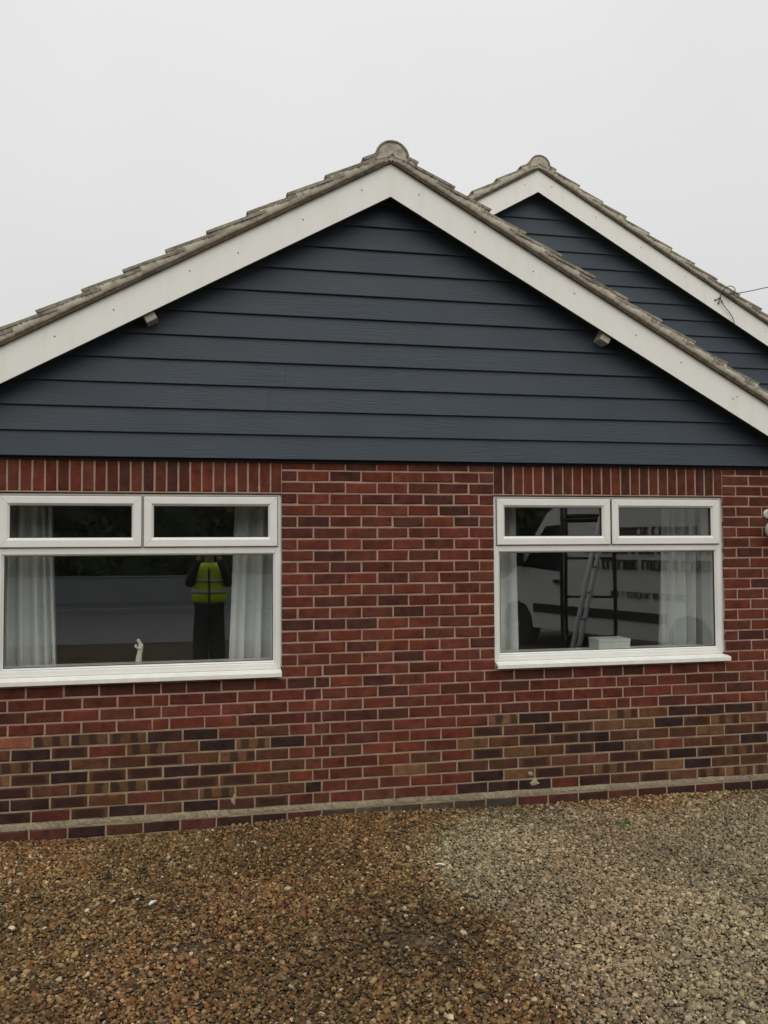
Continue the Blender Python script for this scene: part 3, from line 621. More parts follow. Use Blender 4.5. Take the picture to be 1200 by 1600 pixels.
# --- gable boarding
SL = .552
def gable(xa, z_top, slope, y_face, z_start, nrow, x_lim, splits, zcut=None):
    """backing + overlapping boards; z_top is the apex the boards are cut to"""
    bk = MB(); zb = z_start-.02; hw = (z_top-zb)/slope
    l, r = max(xa-hw, x_lim[0]), min(xa+hw, x_lim[1])
    poly = [(l, zb), (r, zb), (r, z_top-slope*(r-xa)), (xa, z_top), (l, z_top-slope*(xa-l))]
    bk.prism(poly, y_face+.036, y_face+.06)
    c = hp(bk.build('cladding', M['backing'], H))
    for k in range(nrow):
        lo = z_start+.157*k; hi = min(lo+.185, z_top-.01)
        if lo > z_top-.06: break
        e = lambda z, s: min(max(xa+s*(z_top-z)/slope, x_lim[0]), x_lim[1])
        cuts = [None]+[q for kk, q in splits if kk == k]+[None]
        for a, b in zip(cuts[:-1], cuts[1:]):
            bl, tl = (e(lo, -1), e(hi, -1)) if a is None else (a+.0005, a+.0005)
            br, tr = (e(lo, 1), e(hi, 1)) if b is None else (b-.0005, b-.0005)
            if (br-bl) < .05: continue
            yt = y_face+.020*(hi-lo)/.185
            v = [(bl, y_face+.0015, lo), (br, y_face+.0015, lo), (br, y_face, lo+.0025), (bl, y_face, lo+.0025), (tl, yt, hi), (tr, yt, hi), (bl, y_face+.013, lo), (br, y_face+.013, lo), (tl, yt+.009, hi), (tr, yt+.009, hi)]
            MB().add(v, [(0, 1, 2, 3), (3, 2, 5, 4), (6, 8, 9, 7), (0, 6, 7, 1), (4, 5, 9, 8), (0, 3, 4, 8, 6), (1, 7, 9, 5, 2)]).build('board', M['board'], c)
    return c
gable(.700, Z0+2.03, SL, -.045, CLB, 12, (XA+.02, XB-.02), [(3, .02), (2, -.09)])
# closing strip under the lowest board, as a dark gap
hp(MB().box(XA+.02, XB-.02, -.034, -.002, CLB+.012, CLB+.03).build('starter_strip', M['backing'], H))
RXA, RZT, RSL = 2.686, Z0+3.19, .567
gable(RXA, RZT, RSL, 2.292, CLB, 19, (RX0+.02, RX1-.02), [(12, 3.2), (9, 4.6)])
hp(MB().prism([(RX0, Z0+.1), (RX1, Z0+.1), (RXA, RZT-.02)], 2.355, 2.6).build('gable_wall', M['backing'], H))
hp(MB().prism([(XA, Z0+.402), (XB, Z0+.402), (.700+1.60/SL, Z0+.402), (.700, Z0+2.0), (.700-1.60/SL, Z0+.402)], .0, .25).build('gable_wall', M['backing'], H))

# --- roof edge: bargeboards, undercloak, bedding, tiles, ridge
def verge(xa, z_apex, slope, yb, run, parent_roof, y_back, nails, seed, rid, hv=.2197):
    """z_apex: top of the bargeboard at the apex; yb: its face"""
    rr = random.Random(seed); a = math.atan(slope); ca, sa = math.cos(a), math.sin(a)
    for s in (-1, 1):
        def P(u, p): return (xa+s*(u*ca+p*sa), z_apex-u*sa+p*ca)         # u down the slope, p square to it
        def V(u, p, y): q = P(u, p); return (q[0], y, q[1])
        xe = xa+s*run
        top0, top1 = (xa, z_apex), (xe, z_apex-slope*run); bot1, bot0 = (xe, z_apex-slope*run-hv), (xa, z_apex-hv)
        g = 0
        bb = MB(); poly = [(top0[0]+g, top0[1]), (bot0[0]+g, bot0[1]), bot1, top1]
        bb.prism(poly, yb, yb+.022); board = hp(bb.build('bargeboard', M['barge'], H))
        # dark drip edge along the bottom arris
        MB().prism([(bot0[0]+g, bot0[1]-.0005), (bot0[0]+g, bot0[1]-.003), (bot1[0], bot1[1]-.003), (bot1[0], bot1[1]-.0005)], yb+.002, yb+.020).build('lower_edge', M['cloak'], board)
        for u, f in nails:
            q = P(u, 0); z = q[1]-hv*f
            MB().lathe([(.0046, 0), (.0046, -.002), (.0025, -.003)], (q[0], yb-.0003, z), 'y', 8).build('nail', M['nail'], board)
        hp(MB().add([V(0, -.002, yb-.022), V(run/ca, -.002, yb-.022), V(run/ca, .014, yb-.022), V(0, .014, yb-.022), V(0, -.002, yb+.3), V(run/ca, -.002, yb+.3), V(run/ca, .014, yb+.3), V(0, .014, yb+.3)],
                 [(0, 1, 2, 3), (4, 7, 6, 5), (0, 4, 5, 1), (1, 5, 6, 2), (2, 6, 7, 3), (3, 7, 4, 0)]).build('undercloak', M['cloak'], H))
        # mortar bedding, lumpy
        b = MB(); us = np.arange(0, run/ca, .011); n = len(us)
        for u in us:
            t = (u % .286)/.286
            lp = .0025*math.sin(u*23+seed)+rr.uniform(-.002, .002); ut = .1573+.286*max(0, math.ceil((u-.1573)/.286-1e-6)); hi = .101-.037*(ut-u)/.4-.021+.004
            b.v += [V(u, .010, yb+.02), V(u, .0165+rr.uniform(-.001, .003), yb-.019+lp*.5), V(u, .026, yb-.025+lp+rr.uniform(-.0015, .0015)), V(u, hi-.004, yb-.0245+lp+rr.uniform(-.002, .002)), V(u, hi, yb+.02)]
        b.f = [(i*5+k, (i+1)*5+k, (i+1)*5+k+1, i*5+k+1) for i in range(n-1) for k in range(4)]
        b.build('mortar_bedding', M['bed'], parent_roof, smooth=True)
        # verge tiles
        k = 0; u = .286*.55
        while u < run/ca+.1:
            L_ = .40; j = rr.uniform(-.006, .006); th = .021; y0 = yb-.027+rr.uniform(-.004, .005)
            p_t, p_h = .101+rr.uniform(-.004, .004), .064
            uh = max(u-L_, .03); uu = u+j; frac = (u-uh)/L_; p_h = p_t-(p_t-.064)*frac
            m = MB(); nst = 5
            for q in range(nst+1):
                f = q/nst; ux = uu+(uh-uu)*f; pp = p_t+(p_h-p_t)*f
                e = lambda: rr.uniform(-.0018, .0018)
                r_ = .005 if q == 0 else .003
                m.v += [V(ux+(.0 if q else -.004), pp-th+e(), y0+e()), V(ux, pp-r_+e(), y0+e()), V(ux, pp+e()*.4, y0+.006), V(ux, pp, yb+.29), V(ux, pp-th, yb+.29)]
            m.f = [(q*5+i, q*5+(i+1) % 5, (q+1)*5+(i+1) % 5, (q+1)*5+i) for q in range(nst) for i in range(5)]+[(0, 1, 2, 3, 4), tuple(nst*5+i for i in (4, 3, 2, 1, 0))]
            m.build('tile', M['tile'], parent_roof); u += .286; k += 1
        # the rest of the slope in stepped courses
        m = MB(); pts = []; u = .286*.55; us_ = [.0]
        prof = [(0, .064)]
        while u < run/ca+.1:
            prof += [(u, .101), (u, .078)]; u += .286
        nP = len(prof)
        m.v = [V(u_, p_-.001, yb+.292) for u_, p_ in prof]+[V(u_, p_-.001, y_back) for u_, p_ in prof]
        m.f = [(i, i+1, nP+i+1, nP+i) for i in range(nP-1)]
        hi_ = len(m.v); m.v += [V(0, -.0, yb+.292), V(prof[-1][0], -.0, yb+.292), V(0, -.0, y_back), V(prof[-1][0], -.0, y_back)]
        m.f += [tuple(range(nP))+(hi_+1, hi_), tuple(range(2*nP-1, nP-1, -1))+(hi_+2, hi_+3), (hi_, hi_+1, hi_+3, hi_+2)]
        m.build('tile_field', M['tile'], parent_roof)
    # ridge tiles: half-round, end filled with mortar
    rz = z_apex+rid[0]; Ro, Ri = rid[1], rid[1]-.010; y = yb-.034; c = 0
    while y < y_back-.05:
        y1 = min(y+.45, y_back); m = MB(); n = 16; a0, a1 = R(-12), R(192)
        cx = xa+.006
        for yy in (y, y1-.004):
            for r_ in (Ro, Ri):
                m.v += [(cx+r_*math.cos(a0+(a1-a0)*i/n), yy, rz+r_*math.sin(a0+(a1-a0)*i/n)) for i in range(n+1)]
        q = n+1
        for i in range(n): m.f += [(i, i+1, 2*q+i+1, 2*q+i), (q+i, 3*q+i, 3*q+i+1, q+i+1), (i, q+i, q+i+1, i+1), (2*q+i, 2*q+i+1, 3*q+i+1, 3*q+i)]
        m.f += [(0, 2*q, 3*q, q), (n, q+n, 3*q+n, 2*q+n)]
        m.build('ridge_tile', M['tile'], parent_roof, smooth=False)
        if c == 0:
            m = MB(); m.v = [(cx, y+.003, rz+.03)]; rings = 5
            for j in range(1, rings+1):
                for i in range(n+1):
                    r_ = (Ri+.002)*j/rings; t = a0+(a1-a0)*i/n; m.v.append((cx+r_*math.cos(t), y+.004+rr.uniform(-.0015, .0015)+.006*(j == rings), rz+.012*(1-j/rings)+r_*math.sin(t)))
            m.f = [(0, 1+i, 2+i) for i in range(n)]+[(1+(j-1)*q+i, 1+j*q+i, 1+j*q+i+1, 1+(j-1)*q+i+1) for j in range(1, rings) for i in range(n)]
            # skirt of mortar down to the undercloak
            m.build('ridge_mortar', M['bed'], parent_roof, smooth=True)
            m = MB().prism([(cx-.10, rz-.035), (cx, rz-.02+.0), (cx+.10, rz-.035), (cx+.085, rz-.005), (cx+.035, rz+.036), (cx-.035, rz+.036), (cx-.085, rz-.005)], y+.012, y+.2); m.build('ridge_mortar', M['bed'], parent_roof)
        y = y1+.004; c += 1
fr_roof = hp(MB().prism([(.70-3.6, Z0+2.155-.552*3.6), (.70, Z0+2.155), (.70+3.6, Z0+2.155-.552*3.6), (.70+3.6, Z0+2.11-.552*3.6), (.70, Z0+2.11), (.70-3.6, Z0+2.11-.552*3.6)][::-1], -.146, 2.28).build('roof', M['cloak'], H))
nl = [(u, f) for u, f in ((.22, .40), (.66, .45), (1.13, .52), (1.47, .38), (1.99, .46), (2.38, .42), (2.88, .36), (2.84, .52), (3.3, .42), (3.7, .4))]
verge(.700, Z0+2.173, SL, -.17, 3.62, fr_roof, 2.30, nl, 3, (.024, .116), .223)
rr_roof = hp(MB().prism([(RXA-5.5, Z0+3.303-RSL*5.5), (RXA, Z0+3.303), (RXA+5.5, Z0+3.303-RSL*5.5), (RXA+5.5, Z0+3.253-RSL*5.5), (RXA, Z0+3.253), (RXA-5.5, Z0+3.253-RSL*5.5)][::-1], 2.194, 9.3).build('roof', M['cloak'], H))
verge(RXA, Z0+3.322, RSL, 2.17, 5.5, rr_roof, 9.4, [(u, .38) for u in (.16, .7, 1.25, 1.8, 2.3, 2.85, 3.4, 4, 4.6)], 8, (.024, .110), .221)
# bearer ends showing under the bargeboards
def bearer(x, zc, s, slope, y0, y1):
    a = math.atan(slope)*s; b = MB().cbox(-.036, .036, y0, y1, -.052, .045, .003)
    o = hp(b.build('bearer', M['block'], H)); o.location = (x, 0, zc); o.rotation_euler.y = a; return o
for s in (-1, 1):
    d = 1.54; bearer(.700+s*d, Z0+2.173-SL*d-.223+.006, s, SL, -.146, -.03)
    d = 2.785; bearer(RXA+s*d, Z0+3.322-RSL*d-.221+.006, s, RSL, 2.194, 2.30)

# ================================================================== THINGS ON AND IN THE HOUSE
def curtain(xl0, xr0, xl1, xr1, y, folds, seed, label, lean=0):
    """hung cloth in deep folds; top edge xl0..xr0, hem xl1..xr1"""
    rr = random.Random(seed); n, m = 140, 26; zt, zb = Z0+.06, Z0-1.62
    ph = [rr.uniform(0, 6.28) for _ in range(4)]; vs_ = []
    fw_ = [0]
    for i in range(folds): fw_.append(fw_[-1]+rr.uniform(.6, 1.5))
    fw_ = [q/fw_[-1]*folds for q in fw_]
    for j in range(m+1):
        t = j/m; z = zt+(zb-zt)*t
        for i in range(n+1):
            u = i/n; k = u*folds; kk = np.interp(k, fw_, range(folds+1))
            amp = .030+.020*t
            xx = (xl0+(xr0-xl0)*u)*(1-t)+(xl1+(xr1-xl1)*u)*t
            w_ = math.sin(2*math.pi*kk+.35*math.sin(3*t+ph[0]))
            vs_.append((xx+.010*math.sin(4*math.pi*kk+ph[1])*t, y+amp*(abs(w_)**.7*math.copysign(1, w_))+.008*math.sin(5*t+kk*2+ph[2]), z))
    me_ = MB(); me_.v = vs_; me_.f = [(j*(n+1)+i, j*(n+1)+i+1, (j+1)*(n+1)+i+1, (j+1)*(n+1)+i) for j in range(m) for i in range(n)]
    o = me_.build('curtain', M['curtain'], smooth=True, fix=False); sm = o.modifiers.new('thick', 'SOLIDIFY'); sm.thickness = .002
    return tag(o, label, 'curtain', 'pale curtains behind the windows')
curtain(-1.86, -1.492, -1.90, -1.425, .40, 6, 1, 'pale curtain at the left edge of the left window, flaring towards its hem')
curtain(-.285, .10, -.345, .10, .40, 4, 2, 'pale curtain at the right side of the left window, beside the reflected hi-vis vest')
curtain(1.36, 1.757, 1.36, 1.772, .40, 4, 3, 'narrow pale curtain at the left edge of the right window')
curtain(2.95, 3.36, 2.90, 3.36, .40, 6, 4, 'wide pale curtain at the right side of the right window, behind the white box')

# figurine: one standing figure bending over a child in its arms
def skinned(name, chains, radii, material, parent=None, sub=2, loc=(0, 0, 0), smooth=True, root=0):
    """joints {name: (x,y,z)}, bones; skin modifier gives one continuous body"""
    names = list(radii); idx = {k: i for i, k in enumerate(names)}
    me_ = bpy.data.meshes.new(name); me_.from_pydata([radii[k][0] for k in names], [(idx[a], idx[b]) for c in chains for a, b in zip(c[:-1], c[1:])], [])
    o = link(name, me_, parent, loc); o.modifiers.new('skin', 'SKIN').use_smooth_shade = smooth
    for i, k in enumerate(names):
        q = radii[k][1]; sv = me_.skin_vertices[0].data[i]; sv.radius = q if isinstance(q, tuple) else (q, q); sv.use_root = (i == root)
    ss = o.modifiers.new('sub', 'SUBSURF'); ss.levels = sub; ss.render_levels = sub
    me_.materials.append(material); return o
fx, fy, fz = -.905, .19, Z0-1.110
fg = empty('figurine', (fx, fy, fz)); tag(fg, 'small white figurine of a standing figure on the left window sill', 'figurine')
J_ = {'base': ((-.008, 0, .004), .026), 'skirt': ((-.004, 0, .045), .020), 'hip': ((.002, 0, .085), .017), 'chest': ((.008, 0, .118), .018), 'neck': ((.002, 0, .137), .008), 'head': ((-.008, 0, .155), .013), 'crown': ((-.012, 0, .166), .009),
      'sh1': ((.016, -.014, .125), .010), 'el1': ((.008, -.022, .104), .0075), 'ha1': ((-.020, -.012, .112), .007), 'sh2': ((.012, .014, .125), .010), 'el2': ((.0, .022, .104), .0075), 'ha2': ((-.020, .010, .104), .007)}
skinned('body', [('base', 'skirt', 'hip', 'chest', 'neck', 'head', 'crown'), ('chest', 'sh1', 'el1', 'ha1'), ('chest', 'sh2', 'el2', 'ha2')], J_, M['ceramic'], fg, 2, root=2)
skinned('infant', [('a', 'b', 'c')], {'a': ((-.022, -.012, .112), .009), 'b': ((-.024, .004, .118), .010), 'c': ((-.024, .016, .128), .009)}, M['ceramic'], fg, 2)
MB().lathe([(.030, 0), (.032, .003), (.030, .007), (.02, .009)], (-.006, 0, 0), 'z', 20).build('plinth', M['ceramic'], fg, smooth=False)

bx = empty('box', (2.41, .235, Z0-1.110)); tag(bx, 'plain white cardboard box lying on the sill of the right window', 'box')
MB().cbox(-.122, .122, -.085, .085, 0, .058, .002).build('tray', M['card'], bx)
lid = MB().cbox(-.1245, .1245, -.0875, .0875, .0585, .078, .002).build('lid', M['card'], bx)

# lamp on the wall at the right
lp = empty('wall_lamp', (3.560, -.003, Z0-.19)); tag(lp, 'round white globe lamp on a bracket, fixed to the brickwork beside the right window', 'lamp')
MB().lathe([(.034, 0), (.034, -.012), (.02, -.02)], (0, 0, .06), 'y', 20).build('wall_plate', M['lampwhite'], lp, smooth=False)
MB().tube([(0, -.012, .07), (0, -.05, .095), (0, -.085, .085), (0, -.092, .045)], .008, 10).build('arm', M['lampwhite'], lp, smooth=True)
MB().lathe([(.012, .058), (.034, .050), (.037, .030), (.03, .014)], (0, -.092, -.01), 'z', 20).build('gallery', M['lampwhite'], lp, smooth=True)
MB().lathe([(.003, -.135)]+[(.070*math.sin(a), -.065-.070*math.cos(a)) for a in [R(q) for q in range(12, 160, 12)]]+[(.028, 0)], (0, -.092, .008), 'z', 24).build('globe', M['lampwhite'], lp, smooth=True)
for s in (-1,): MB().tube([(0, -.085, .088), (-.02, -.09, .094), (-.040, -.09, .090)], [.004, .004, .002], 8).build('finial', M['brass'], lp, smooth=True)

# telephone wire on the far gable
tw = empty('telephone_wire', (4.633, 2.16, Z0+2.160)); tag(tw, 'thin black telephone wire looped over a small bracket on the rear bargeboard', 'wire')
def sp_(pts, n=8):      # smooth curve through points
    P_ = [Vector(p) for p in pts]; out = []
    for i in range(len(P_)-1):
        a, b, c, d = P_[max(i-1, 0)], P_[i], P_[i+1], P_[min(i+2, len(P_)-1)]
        for k in range(n):
            t = k/n; out.append(.5*((2*b)+(c-a)*t+(2*a-5*b+4*c-d)*t*t+(3*b-a-3*c+d)*t**3))
    return out+[P_[-1]]
MB().tube(sp_([(0, -.012, .0), (.02, -.03, .06), (.07, -.06, .10), (.12, -.07, .085), (.135, -.06, .05), (.08, -.05, .025), (.02, -.04, .025), (.10, -.06, .02), (.30, -.10, .055), (.52, -.16, .10), (.9, -.3, .16), (2.5, -1.1, .45), (6, -3, 1.25)]), .0042, 6).build('span', M['cable'], tw, smooth=True)
MB().tube(sp_([(.0, -.012, .0), (.02, -.012, -.06), (.08, -.010, -.13), (.13, -.009, -.19), (.155, -.009, -.255), (.158, -.004, -.285)]), .004, 6).build('drop', M['cable'], tw, smooth=True)
MB().tube([(0, .012, -.01), (0, -.02, -.01)], .007, 8).tube([(-.045, -.002, -.03), (0, -.012, -.01)], .004, 6).tube([(-.01, -.004, -.062), (0, -.012, -.01)], .004, 6).build('bracket', M['cable'], tw)
for px_, pz_ in ((-.045, -.03), (-.01, -.062), (.03, -.04)): MB().lathe([(.010, 0), (.010, -.008), (.006, -.011)], (px_, .011, pz_), 'y', 8).build('screw', M['nail'], tw)

# small things lying on the gravel
tg = MB().tube(sp_([(1.13, -2.25, .018), (1.17, -2.225, .026), (1.21, -2.24, .030), (1.25, -2.222, .024)], 5), [.0022]*15+[.001], 6).build('twig', M['twig'], smooth=True); tag(tg, 'short pale dry twig lying on the gravel in the foreground', 'twig')
tg = MB().tube(sp_([(.755, -1.0, .022), (.775, -1.015, .030), (.80, -1.03, .026)], 5), [.002]+[.006]*8+[.003, .002], 6).build('wood_chip', M['paperwhite'], smooth=True); tag(tg, 'curled pale wood shaving lying where the brown gravel meets the grey', 'wood chip')
tg = MB().tube([(-.748, -1.20, .020), (-.735, -1.19, .028), (-.715, -1.165, .024)], [.006, .009, .005], 7).build('wood_chip', M['paperwhite'], smooth=True); tag(tg, 'small white chip on the brown gravel below the left window', 'wood chip')
wd = empty('weed', (2.10, -.55, hgt(2.1, -.55))); tag(wd, 'little green weed sprouting from the gravel below the right window', 'weed')
rw = random.Random(3)
for i in range(22):
    a = rw.uniform(0, 6.28); r_ = rw.uniform(.02, .06); hh_ = rw.uniform(.006, .022); d = Vector((math.cos(a), math.sin(a), 0)); n_ = Vector((-d.y, d.x, 0)); st = d*rw.uniform(0, .025)
    p0 = st+Vector((0, 0, .008)); p1 = st+d*r_*.55+Vector((0, 0, hh_+.012)); p2 = st+d*r_+Vector((0, 0, hh_*.5+.01)); wdt = rw.uniform(.004, .008)
    MB().add([p0-n_*.001, p0+n_*.001, p1-n_*wdt, p1+n_*wdt, p2], [(0, 1, 3, 2), (2, 3, 4)]).build('leaf', M['weed'], wd, fix=False)

# ================================================================== BEHIND THE CAMERA (mirrored in the panes)
gw = empty('garden_wall', (2, -19.3, 0)); tag(gw, 'low grey rendered wall on the far side of the road', 'wall')
MB().cbox(-22, 24, -.12, .12, -.2, .84, .01).build('wall_body', M['render_wall'], gw)
for i in range(46): MB().cbox(-22+i, -21.008+i, -.16, .16, 0.842, .87, .012).build('coping', M['render_wall'], gw)
hd = empty('hedge', (2, -21, 0)); tag(hd, 'tall dark evergreen hedge standing behind the grey garden wall', 'hedge')
nL = 60000
hx_ = rng.uniform(-22, 24, nL); lump = .5*np.sin(hx_*1.3)+.35*np.sin(hx_*3.1+1); hz_ = rng.uniform(0, 1, nL)**.8*(6.4+lump); hy_ = rng.uniform(-.9, .9, nL)+.25*np.sin(hx_*2+hz_*1.7)
ctr = np.stack([hx_, hy_, hz_], 1); d1 = rng.normal(0, 1, (nL, 3)); d1 /= np.linalg.norm(d1, axis=1)[:, None]; d2 = np.cross(d1, rng.normal(0, 1, (nL, 3))); d2 /= np.linalg.norm(d2, axis=1)[:, None]
sz = rng.uniform(.10, .26, (nL, 1)); V4 = np.stack([ctr-d1*sz, ctr+d2*sz*.55, ctr+d1*sz, ctr-d2*sz*.55], 1).reshape(-1, 3)
me = bpy.data.meshes.new('foliage'); me.from_pydata(V4.tolist(), [], np.arange(nL*4).reshape(-1, 4).tolist()); me.materials.append(M['leaf']); link('foliage', me, hd)
MB().cbox(-21.8, 23.8, -.45, .45, 0, 5.0, .2).build('sky_block', M['leaf'], hd)  # solid block added inside the leaves so no sky shows through them
for i in range(23): MB().tube([(-21.5+2*i, 0, -.1), (-21.4+2*i, .1, 2), (-21.6+2*i, -.1, 4.2)], [.09, .06, .02], 7).build('stem', M['bark'], hd)

# white van parked beside the drive
def van():
    v = empty('van', (5.40, -9.62, 0), R(70)); tag(v, 'white high-roofed panel van parked behind the photographer', 'van')
    # x runs from nose (0) to tail (5.4); nearside at y=+1
    prof = [(0.0, .42), (-.02, .78), (.10, .98), (.72, 1.22), (.86, 1.30), (1.62, 2.26), (1.95, 2.44), (2.4, 2.50), (5.25, 2.50), (5.36, 2.42), (5.40, .42), (4.95, .34), (4.92, .52), (4.78, .70), (4.56, .76), (4.34, .70), (4.20, .52), (4.17, .34), (1.33, .34), (1.30, .52), (1.16, .70), (.94, .76), (.72, .70), (.58, .52), (.55, .36), (.2, .32)]
    b = bmesh.new(); n = len(prof); rows = []
    for y, k in ((-.98, 0), (.98, 0)):
        rows.append([b.verts.new((x, y*(1-.10*max(0, (z-1.25)/1.25)), z)) for x, z in prof])
    b.faces.new(rows[0]); b.faces.new(rows[1][::-1])
    for i in range(n): b.faces.new((rows[0][(i+1) % n], rows[0][i], rows[1][i], rows[1][(i+1) % n]))
    bmesh.ops.recalc_face_normals(b, faces=b.faces[:])
    bmesh.ops.bevel(b, geom=[e for e in b.edges if abs(e.verts[0].co.y-e.verts[1].co.y) < .01 and max(e.verts[0].co.z, e.verts[1].co.z) > .8], offset=.05, segments=3, affect='EDGES')
    me_ = bpy.data.meshes.new('body'); b.to_mesh(me_); b.free(); me_.materials.append(M['van']); link('body', me_, v)
    ysd = lambda z: .98*(1-.10*max(0, (z-1.25)/1.25))
    def panel(name, poly, mt, off=.006, s=1):
        m_ = MB(); k = len(poly); m_.v = [(x, s*(ysd(z)+off), z) for x, z in poly]+[(x, s*(ysd(z)-.03), z) for x, z in poly]
        m_.f = [tuple(range(k)), tuple(range(2*k-1, k-1, -1))]+[(i, (i+1) % k, (i+1) % k+k, i+k) for i in range(k)]
        return m_.build(name, mt, v)
    for s in (-1, 1):
        panel('side_window', [(1.06, 1.36), (2.02, 1.30), (2.06, 1.98), (1.92, 2.06), (1.60, 2.04)], M['vglass'], s=s)
        panel('side_moulding', [(1.36, .60), (4.15, .60), (4.15, .74), (1.36, .74)], M['dark'], .02, s)
        panel('door_handle', [(1.86, 1.10), (2.06, 1.10), (2.06, 1.16), (1.86, 1.16)], M['dark'], .03, s)
        MB().cbox(1.0, 1.16, min(s*1.0, s*1.28), max(s*1.0, s*1.28), 1.36, 1.70, .03).build('wing_mirror', M['dark'], v)
        for x in (.94, 4.56):
            w_ = MB().lathe([(.20, -.11), (.335, -.11), (.355, -.08), (.355, .08), (.335, .11), (.20, .11)], (x, s*.86, .355), 'y', 28).build('wheel', M['tyre'], v, smooth=False)
            MB().lathe([(.20, -.02), (.205, .03 if s > 0 else -.03), (.06, .02*s), (.05, .05*s)], (x, s*.94, .355), 'y', 20).build('wheel_rim', M['alloy'], w_, smooth=False)
        MB().cbox(-.03, .25, min(s*.62, s*.93), max(s*.62, s*.93), .86, 1.08, .03).build('headlight', M['lens'], v)
        MB().cbox(5.36, 5.42, min(s*.82, s*.95), max(s*.82, s*.95), .9, 1.4, .01).build('tail_light', M['red'], v)
    # windscreen
    q0, q1 = (.95, 1.395), (1.56, 2.165); dx, dz = q1[0]-q0[0], q1[1]-q0[1]; ln = math.hypot(dx, dz); nx_, nz_ = -dz/ln*.012, dx/ln*.012
    MB().add([(q0[0]+nx_, -.84, q0[1]+nz_), (q0[0]+nx_, .84, q0[1]+nz_), (q1[0]+nx_, .74, q1[1]+nz_), (q1[0]+nx_, -.74, q1[1]+nz_), (q0[0]-nx_*2, -.84, q0[1]-nz_*2), (q0[0]-nx_*2, .84, q0[1]-nz_*2), (q1[0]-nx_*2, .74, q1[1]-nz_*2), (q1[0]-nx_*2, -.74, q1[1]-nz_*2)],
        [(0, 1, 2, 3), (4, 7, 6, 5), (0, 4, 5, 1), (1, 5, 6, 2), (2, 6, 7, 3), (3, 7, 4, 0)]).build('windscreen', M['vglass'], v)
    MB().cbox(-.08, .30, -.9, .9, .30, .62, .05).build('front_bumper', M['dark'], v); MB().cbox(5.34, 5.50, -.92, .92, .34, .55, .03).build('rear_bumper', M['dark'], v)
    # rows of dark lettering, too blurred in the pane to read
    rl = random.Random(9)
    for z, h_, xa_, xb_ in ((1.86, .13, 2.75, 4.6), (1.60, .15, 2.55, 4.9), (1.36, .15, 2.7, 5.0), (.94, .09, 3.1, 4.5)):
        x = xa_
        while x < xb_:
            wdt = h_*rl.uniform(.35, .62)
            m_ = MB(); y_ = ysd(z)+.001; st_ = h_*.17
            kind = rl.randrange(4)
            bars = [(x, x+st_, z, z+h_)]
            if kind in (0, 1): bars.append((x+wdt-st_, x+wdt, z, z+h_))
            if kind in (0, 2, 3): bars.append((x+st_, x+wdt-st_ if kind == 0 else x+wdt, z+h_-st_, z+h_))
            if kind in (1, 3): bars.append((x+st_, x+wdt-st_ if kind == 1 else x+wdt, z, z+st_))
            for a_, b_, c_, d_ in bars: m_.box(a_, b_, ysd(z+h_)-.004, y_+.004, c_, d_)
            m_.build('lettering', M['print'], v); x += wdt+h_*.16+(h_*.4 if rl.random() < .15 else 0)
    return v
van()

# scaffold tower standing in front of the van
st = empty('scaffold_tower', (4.59, -5.09, 0), R(26.6)); tag(st, 'dark tubular scaffold tower standing between the house and the van', 'scaffold')
for x, y in ((-.335, -.5), (.335, -.5), (-.335, .5), (.335, .5)):
    p_ = MB().tube([(x, y, .16), (x, y, 3.1)], .025, 10).build('post', M['steel'], st, smooth=True); MB().lathe([(.03, -.045), (.075, -.045), (.075, .045), (.03, .045)], (x, y, .075), 'x', 18).build('castor', M['tyre'], p_)
for z in (.45, 1.0, 1.55, 2.07, 2.6, 3.05):
    for x in (-.335, .335):
        if z > 1.9 or z < .5: MB().tube([(x, -.5, z), (x, .5, z)], .022, 8).build('rail', M['steel'], st, smooth=True)
    for y in (-.5, .5):
        if z > 1.9 or y < 0: MB().tube([(-.335, y, z), (.335, y, z)], .02, 8).build('rung', M['steel'], st, smooth=True)
MB().tube([(.335, -.5, .5), (.335, .5, 2.0)], .018, 8).build('brace', M['steel'], st, smooth=True)
MB().cbox(-.30, .30, -.48, .48, 2.10, 2.14, .005).build('platform', M['bark'], st)
# aluminium ladder leaning on the tower
ld = empty('ladder', (3.71, -3.85, 0)); tag(ld, 'aluminium ladder leaning against the scaffold tower', 'ladder')
A_, B_ = Vector((0, .0, .02)), Vector((.90, -.60, 2.6)); wd_ = Vector((.11, -.14, 0))
for s in (-1, 1): MB().tube([A_+wd_*s, B_+wd_*s], .028, 6).build('stile', M['alloy'], ld)
for i in range(8):
    c_ = A_+(B_-A_)*((i+.6)/8.2); MB().tube([c_-wd_, c_+wd_], .016, 8).build('rung', M['alloy'], ld)

